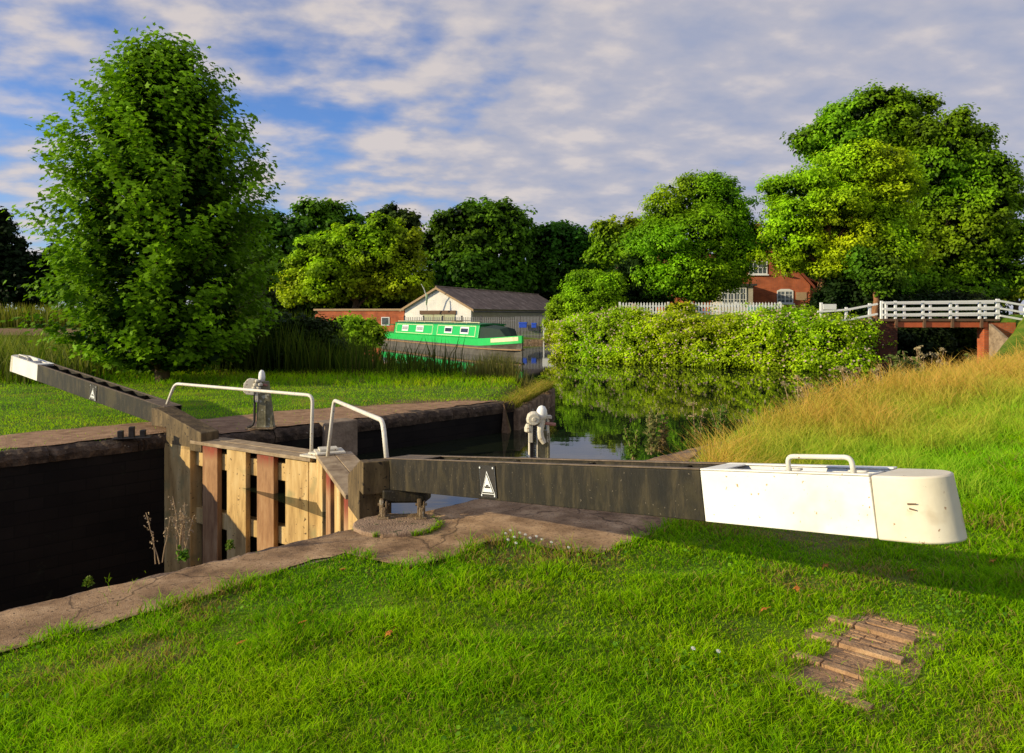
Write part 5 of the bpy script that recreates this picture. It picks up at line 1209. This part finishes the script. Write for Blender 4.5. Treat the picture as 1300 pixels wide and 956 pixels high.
# reeds
parts = []
def reed_patch(n, poly, hfun, tipa, tipb, w, lean=.12, thin=None):
    xs_ = [p[0] for p in poly]; ys_ = [p[1] for p in poly]
    x = RNG.uniform(min(xs_), max(xs_), n); y = RNG.uniform(min(ys_), max(ys_), n); k_ = inpoly(x, y, poly); x, y = x[k_], y[k_]; n = len(x)
    if thin is not None: k_ = RNG.random(n) < thin(x, y); x, y = x[k_], y[k_]; n = len(x)
    h = hfun(x, y) * (.6 + .55 * RNG.random(n)); z = np.maximum(terrain(x, y), WZ - .3) - .02
    tip = lerp3(tipa, tipb, RNG.random(n)); parts.append(blades(x, y, z, h, w * (.6 + .8 * RNG.random(n)), lean + .25 * RNG.random(n) ** 2, tip * .4, tip))
reed_patch(16000, [(-10.5, 21.2), (-4, 20.4), (-0.6, 19.6), (.35, 20.5), (-2, 24.6), (-8, 28), (-12, 29)], lambda x, y: np.interp(x, [-11, -7, -4, -1.5, .5], [2.0, 1.8, .72, .55, .4]), (.04, .09, .01), (.2, .26, .03), .03, thin=lambda x, y: np.interp(x, [-6, -4.6], [1, .42]))
reed_patch(260, [(-6, 20.6), (-1.2, 19.8), (-1.5, 22), (-6, 24)], lambda x, y: 1.15 + 0 * x, (.04, .07, .01), (.14, .13, .04), .035)
reed_patch(1200, [(-1.3, 19.3), (.5, 18.8), (.55, 20.4), (-.6, 21)], lambda x, y: .75 + 0 * x, (.3, .24, .1), (.3, .3, .06), .018)
reed_patch(9000, [(-19, 19), (-10.5, 18), (-10.5, 22), (-20, 32), (-24, 30)], lambda x, y: 1.15 + 0 * x, (.08, .15, .012), (.3, .3, .07), .035, .2)
reed_patch(5000, [(-40, 50), (-14, 28), (-12, 31), (-36, 58)], lambda x, y: 1.2 + 0 * x, (.08, .13, .012), (.26, .24, .06), .06, .2)
stuff('reeds', parts, M['grass'], 'tall reeds and waterside growth along the far bank')
parts = []
reed_patch(14000, [(-115, 114), (-30, 92), (-26, 97), (-60, 118), (-115, 130)], lambda x, y: 3.4 + 0 * x, (.1, .15, .012), (.3, .27, .05), .16, .08)
reed_patch(3000, [(-32, 71), (-15, 63.2), (-14, 65), (-31, 74)], lambda x, y: 1.6 + 0 * x, (.05, .1, .012), (.14, .16, .03), .09, .1)
stuff('reed_bed', parts, M['grass'], 'sunlit reed bed beyond the water at the far left')
wp = thing('wharf_edging', (-60, 100, WZ), 'brown timber edging along the reed bed at the far left', 'timber edging')
mb = MB(); 
for (a, b) in (((-110, 111.6), (-48, 95.6)), ((-48, 95.6), (-32, 69.7))):
    a = Vector((*a, WZ)); b = Vector((*b, WZ)); mb.T = frame(a, b - a); mb.box(0, (b - a).length, -.15, .15, -.3, .45)
mb.build('boards', M['brown_wood'], wp)
wq = thing('wharf_wall', (-5, 61, WZ), 'low stone quay edge below the palisade fence', 'quay wall')
mb = MB(); a = Vector((-15, 62.35, WZ)); b = Vector((4.6, 59.85, WZ)); mb.T = frame(a, b - a); mb.box(0, (b - a).length, -.1, .5, -1, .28); mb.build('wall', M['stone'], wq)

# ------------------------------------------------------------------ single plants
def plant_mesh(o, stems, leaves, mat_s='bark'):
    pass
def weed(label, base, height, n_stem, kind, rnd, tint_a, tint_b, cat='weed', group=None):
    base = Vector(base); r = random.Random(rnd); g = np.random.default_rng(rnd)
    nm = {'seed': 'grass_stalks', 'umbel': 'cow_parsley', 'leafy': 'leafy_weed'}[kind]
    o = thing(nm, base, label, cat, group); mb = MB(); P, Nn, S, T = [], [], [], []; HP = []
    for i in range(n_stem):
        hh = height * r.uniform(.6, 1.05); dx, dy = r.uniform(-.28, .28) * hh, r.uniform(-.15, .15) * hh
        b0 = base + Vector((r.uniform(-.09, .09) * height, r.uniform(-.07, .07) * height, -.02))
        p, rr = limb(b0, b0 + Vector((dx, dy, hh)), .006 * (height + .4), .0035 * (height + .4), 6, .03); mb.tube(p, rr, 5)
        if kind == 'seed':
            for k_ in range(26):
                t = .55 + .45 * r.random(); q = p[0].lerp(p[-1], t) * .15 + p[min(6, int(t * 6))].lerp(p[min(6, int(t * 6) + 1)], t * 6 % 1) * .85
                HP.append(q + Vector((r.gauss(0, .012), r.gauss(0, .012), r.gauss(0, .01))))
        elif kind == 'umbel':
            for k_ in range(9):
                a = r.random() * 6.28; rad = r.uniform(.01, .05) * (height + .4); q = p[-1] + Vector((rad * math.cos(a), rad * math.sin(a), r.uniform(-.03, .05) * height)); mb.tube([p[-1], q], .002 * (height + .4), 4); HP += [q + Vector((r.gauss(0, .02), r.gauss(0, .02), 0)) for _ in range(3)]
            for k_ in range(16):
                t = r.uniform(.05, .7); q = p[0].lerp(p[-1], t); P.append(q + Vector((r.gauss(0, .07), r.gauss(0, .05), 0)) * (height + .3))
        else:
            for k_ in range(int(30 + 20 * height)):
                t = r.uniform(.1, 1.0); q = p[0].lerp(p[-1], t); a = r.random() * 6.28; d = r.uniform(.02, .1) * (1.15 - .6 * t) * (height + .25); P.append(q + Vector((d * math.cos(a), d * math.sin(a), -.2 * d)))
    mb.build('stem', M['tan'], o)
    if P:
        P = np.array([tuple(q) for q in P]); n = len(P); leaf_object('leaves', P, g.normal(size=(n, 3)) * .5 + np.array((-.3, -.4, .6)), .085 * (height + .25) * (.6 + .8 * g.random(n)), lerp3(tint_a, tint_b, g.random(n)), LANCE * np.array((1.3, 1, 1)), M['leaf'], o)
    if HP:
        P = np.array([tuple(q) for q in HP]); n = len(P); leaf_object('seed_heads' if kind == 'seed' else 'flower_heads', P, g.normal(size=(n, 3)), (.016 if kind == 'seed' else .026 * (height + .3)) * (.6 + .8 * g.random(n)), lerp3((.3, .2, .12), (.5, .38, .24), g.random(n)) if kind == 'seed' else lerp3((.26, .2, .09), (.55, .45, .25), g.random(n)), HEXY if kind != 'seed' else DIAMOND, M['petal'], o)
    return o
weed('tall dry grass stalks rising from the lock edge before the far gate', gnd(232, 706), .42, 9, 'seed', 3, G1, G2)
weed('small leafy weed in the coping below the dry stalks', gnd(232, 708), .1, 7, 'leafy', 8, (.05, .14, .01), (.14, .28, .02))
weed('single dry grass stalk leaning at the lock edge, left of the others', gnd(200, 711), .35, 3, 'seed', 5, G1, G2)
tuf = [(110, 738), (135, 734), (345, 683), (420, 700), (590, 618)]
for i, (px, py) in enumerate([(112, 738), (292, 693)]):
    weed(['small green tuft on the coping at the lower left', 'small green tuft on the coping in front of the far gate planks'][i], gnd(px, py), .06, 5, 'leafy', 40 + i, (.05, .13, .01), (.2, .26, .03))
weed('tall nettle-like weed standing at the water end of the near wall', gnd(826, 575, -.05), .62, 5, 'leafy', 11, (.07, .11, .02), (.26, .24, .08))
weed('lower leafy weed beside the tall nettle at the water', gnd(805, 581, -.02), .4, 7, 'leafy', 12, (.05, .12, .01), (.16, .26, .02))
weed('second reddish weed just right of the tall nettle', gnd(838, 572, -.05), .45, 4, 'leafy', 13, (.1, .1, .03), (.3, .2, .08))
weed('pale seeding weed on the bank left of the straw grass', gnd(885, 556, -.1), .5, 4, 'umbel', 14, (.05, .1, .01), (.14, .2, .03))
weed('bushy green weed beneath the straw grass edge', gnd(915, 548, -.1), .45, 7, 'leafy', 15, (.05, .1, .01), (.12, .2, .03))
ump = [(1012, 514, 'nearest the straw grass'), (1045, 514, 'left of the two tall ones'), (1085, 508, 'below the bridge opening'), (1120, 505, 'in the middle of the row'), (1150, 500, 'tall, in front of the dark water'), (1178, 492, 'tall, leaning right'), (1205, 484, 'beside the pale bush of weeds'), (1228, 476, 'nearest the bridge wing wall')]
for i, (px, py, w_) in enumerate(ump):
    Y = np.interp(px, [1000, 1050, 1150, 1220, 1260], [14.6, 15.6, 18.4, 21.5, 25])
    x = (px - 650) / F * Y; z = max(bgz(x, Y), WZ)
    kind = 'umbel' if i % 3 != 1 else 'leafy'
    weed(('dry cow parsley on the water edge, ' if kind == 'umbel' else 'leafy green weed on the water edge, ') + w_, (x, Y, z), 1.05 + .35 * (i in (4, 5)), 11, kind, 60 + i, (.05, .1, .015), (.2, .24, .06), group='weeds along the right water edge')
# grass growing round the pad
parts = []; ang = RNG.uniform(math.radians(190), math.radians(400), 900); c = gnd(503, 670)
rr_ = .33 + RNG.normal(size=900) * .02; x = c.x + rr_ * np.cos(ang) * 1.02; y = c.y + rr_ * .93 * np.sin(ang); kk = (fbm(x * 9, y * 9, 5) > .5); x, y = x[kk], y[kk]; n = len(x); bc, tc = gcol(n, x, y)
parts.append(blades(x, y, np.full(n, .012), .03 + .03 * RNG.random(n), np.full(n, .005), .5 + .6 * RNG.random(n), bc, tc))
s = RNG.uniform(-3, 4, 1500); nn_ = NN - .04 - .5 * RNG.random(1500) ** 3; x = (s - nn_) * S2; y = (s + nn_) * S2; kk = fbm(x * 5, y * 5, 15) > .62; x, y = x[kk], y[kk]; n = len(x); bc, tc = gcol(n, x, y)
parts.append(blades(x, y, np.full(n, .012), .02 + .04 * RNG.random(n), np.full(n, .004), .4 + .6 * RNG.random(n), bc, tc))
stuff('crack_grass', parts, M['grass'], 'grass tufts growing in the joints of the pad and coping')

# daisies and fallen leaves
def daisy(px, py, i):
    g = gnd(px, py); z = bgz(g.x, g.y); b = Vector((g.x, g.y, z)); o = thing('daisy', b, 'white daisy in the lawn beside the paving below the beam' if py < 720 else ('lone white daisy low in the lawn, left of the pair' if i % 2 else 'lone white daisy low in the lawn, right of the pair'), 'daisy', 'daisies in the lawn beside the paving' if py < 720 else None)
    mb = MB(); mb.tube([b, b + Vector((0, 0, .06))], .0015, 5); mb.build('stem', M['boat_dark_green'], o)
    T = frame(b + Vector((0, 0, .062)), (1, 0.2, 0), (-.3, -.5, .8)); mb = MB(T)
    for k_ in range(11):
        a = 2 * math.pi * k_ / 11; mb.add([(0, 0, .001), (.0095 * math.cos(a - .22), .0095 * math.sin(a - .22), .002), (.0125 * math.cos(a), .0125 * math.sin(a), .0), (.0095 * math.cos(a + .22), .0095 * math.sin(a + .22), .002)], [(0, 1, 2, 3)])
    mb.build('petals', M['pub_white'], o)
    mb = MB(T); mb.lathe([(.0035, .001), (.003, .003), (.0005, .004)], (0, 0, .001), 8); mb.build('centre', M['boat_cream'], o)
for i, (px, py) in enumerate([(642, 689), (648, 685), (653, 693), (660, 688), (667, 690), (673, 694), (681, 692), (688, 696), (645, 696), (700, 699), (722, 706), (655, 700), (880, 838), (912, 841)]): daisy(px, py, i)
def dead_leaf(px, py, label, rz):
    g = gnd(px, py); z = bgz(g.x, g.y) + .035; o = thing('fallen_leaf', (g.x, g.y, z), label, 'fallen leaf')
    T = Matrix.Translation((g.x, g.y, z)) @ Matrix.Rotation(rz, 4, 'Z') @ Matrix.Rotation(-.35, 4, 'X'); mb = MB(T)
    pts = [(p[0] * .05, (p[1] - .5) * .05, p[2] * .12 + .01 * abs(p[0])) for p in MAPLE]; mb.add(pts + [(p[0], p[1], p[2] - .0012) for p in pts], [list(range(10)), list(range(10, 20))[::-1]] + [(i, (i + 1) % 10, 10 + (i + 1) % 10, 10 + i) for i in range(10)])
    mb.build('blade', M['dead_leaf'], o); mb = MB(T); mb.tube([(0, -.025, 0), (.004, -.05, .004)], .0012, 5); mb.build('stalk', M['dead_leaf'], o)
for px, py, l, a in [(435, 729, 'brown fallen leaf near the paving left of the pad', .3), (304, 822, 'orange fallen leaf in the lower left lawn', 1.2), (492, 811, 'orange fallen leaf in the centre of the lower lawn', 2.2), (383, 795, 'small brown fallen leaf above the orange one in the lawn', .8), (1047, 725, 'orange fallen leaf under the white beam section', 1.9), (1155, 731, 'curled brown fallen leaf under the beam end', .4), (1012, 753, 'reddish fallen leaf between beam and brick treads', 2.8), (968, 778, 'brown fallen leaf left of the brick treads', 1.0), (1258, 722, 'brown fallen leaf in the shadow right of the beam end', 1.5)]: dead_leaf(px, py, l, a)

# ------------------------------------------------------------------ light, sky, camera
sdir = Vector((-0.95, -0.31, 0)).normalized(); EL = math.radians(17.0)
sv = Vector((sdir.x * math.cos(EL), sdir.y * math.cos(EL), math.sin(EL)))
sun = bpy.data.lights.new('sun', 'SUN'); sun.energy = 5.0; sun.angle = math.radians(0.5); sun.color = (1.0, 0.85, 0.54)
so = bpy.data.objects.new('sun', sun); COL.objects.link(so); so.rotation_euler = sv.to_track_quat('Z', 'Y').to_euler()
w = bpy.data.worlds.new('World'); SC.world = w; w.use_nodes = True; nt = w.node_tree; nt.nodes.clear()
out = nt.nodes.new('ShaderNodeOutputWorld')
sky = nt.nodes.new('ShaderNodeTexSky'); sky.sky_type = 'NISHITA'; sky.sun_disc = False; sky.sun_elevation = EL
sky.sun_rotation = math.atan2(sdir.x, sdir.y); sky.ozone_density = 3.0; sky.dust_density = 0.4; sky.air_density = 1.0
tcn = nt.nodes.new('ShaderNodeTexCoord'); sp = nt.nodes.new('ShaderNodeSeparateXYZ'); L(nt, tcn.outputs['Generated'], sp.inputs[0])
def mth(op, a, b=None, c=None, clamp=False):
    n = nt.nodes.new('ShaderNodeMath'); n.operation = op; n.use_clamp = clamp
    for i, v in enumerate((a, b, c)):
        if v is None: continue
        if isinstance(v, (int, float)): n.inputs[i].default_value = v
        else: L(nt, v, n.inputs[i])
    return n.outputs[0]
zz = mth('ADD', mth('MAXIMUM', sp.outputs['Z'], 0.0), 0.24)
u = mth('DIVIDE', sp.outputs['X'], zz); v = mth('DIVIDE', sp.outputs['Y'], zz)
cb = nt.nodes.new('ShaderNodeCombineXYZ'); L(nt, u, cb.inputs[0]); L(nt, v, cb.inputs[1])
rot = N(nt, 'ShaderNodeMapping'); rot.inputs['Rotation'].default_value = (0, 0, math.radians(-18)); rot.inputs['Scale'].default_value = (1.0, 1.2, 1); rot.inputs['Location'].default_value = (5.3, 2.6, 0)
L(nt, cb.outputs[0], rot.inputs['Vector'])
big = N(nt, 'ShaderNodeTexNoise', i_Scale=0.75, i_Detail=3); L(nt, rot.outputs[0], big.inputs['Vector'])
rip = N(nt, 'ShaderNodeTexNoise', i_Scale=6.0, i_Detail=7, i_Roughness=0.5, i_Distortion=0.0); L(nt, rot.outputs[0], rip.inputs['Vector'])
dens = mth('ADD', mth('MULTIPLY', big.outputs['Fac'], 0.75), mth('MULTIPLY', rip.outputs['Fac'], 0.62))
dens = mth('ADD', dens, mth('ADD', mth('MULTIPLY', sp.outputs['X'], 0.4), 0.045))
cov = ramp(nt, dens, [(0.44, (0, 0, 0)), (0.72, (1, 1, 1))], 'EASE')
low = ramp(nt, sp.outputs['Z'], [(0.0, (1, 1, 1)), (0.12, (0, 0, 0))])
covf = mth('MULTIPLY', cov.outputs['Color'], 0.93)
ccol = ramp(nt, mth('SUBTRACT', rip.outputs['Fac'], mth('MULTIPLY', sp.outputs['X'], 0.12)), [(0.3, (0.38, 0.41, 0.53)), (0.5, (0.50, 0.49, 0.55)), (0.66, (0.70, 0.63, 0.6))])
b1 = N(nt, 'ShaderNodeBackground', i_Strength=0.12); 
L(nt, mixc(nt, 1.0, sky.outputs[0], (0.85, 1.05, 1.5), 'MULTIPLY'), b1.inputs[0])
b2 = N(nt, 'ShaderNodeBackground', i_Strength=1.0); L(nt, ccol.outputs[0], b2.inputs[0])
ms = nt.nodes.new('ShaderNodeMixShader'); L(nt, covf, ms.inputs[0]); L(nt, b1.outputs[0], ms.inputs[1]); L(nt, b2.outputs[0], ms.inputs[2])
L(nt, ms.outputs[0], out.inputs[0])

cam = bpy.data.cameras.new('camera'); co = bpy.data.objects.new('camera', cam); COL.objects.link(co); SC.camera = co
co.location = (0, 0, H); co.rotation_euler = (math.radians(90), 0, 0)
cam.sensor_fit = 'HORIZONTAL'; cam.sensor_width = 36; cam.lens = 36 * F / 1300
cam.shift_y = -(478 - HZ) / 1300; cam.clip_end = 5000; cam.clip_start = 0.05
SC.view_settings.view_transform = 'Standard'; SC.view_settings.look = 'None'; SC.view_settings.exposure = 0; SC.view_settings.gamma = 1
cy = SC.cycles; cy.max_bounces = 6; cy.diffuse_bounces = 1; cy.glossy_bounces = 3; cy.transmission_bounces = 3; cy.transparent_max_bounces = 4; cy.use_denoising = True
cy.sample_clamp_indirect = 4
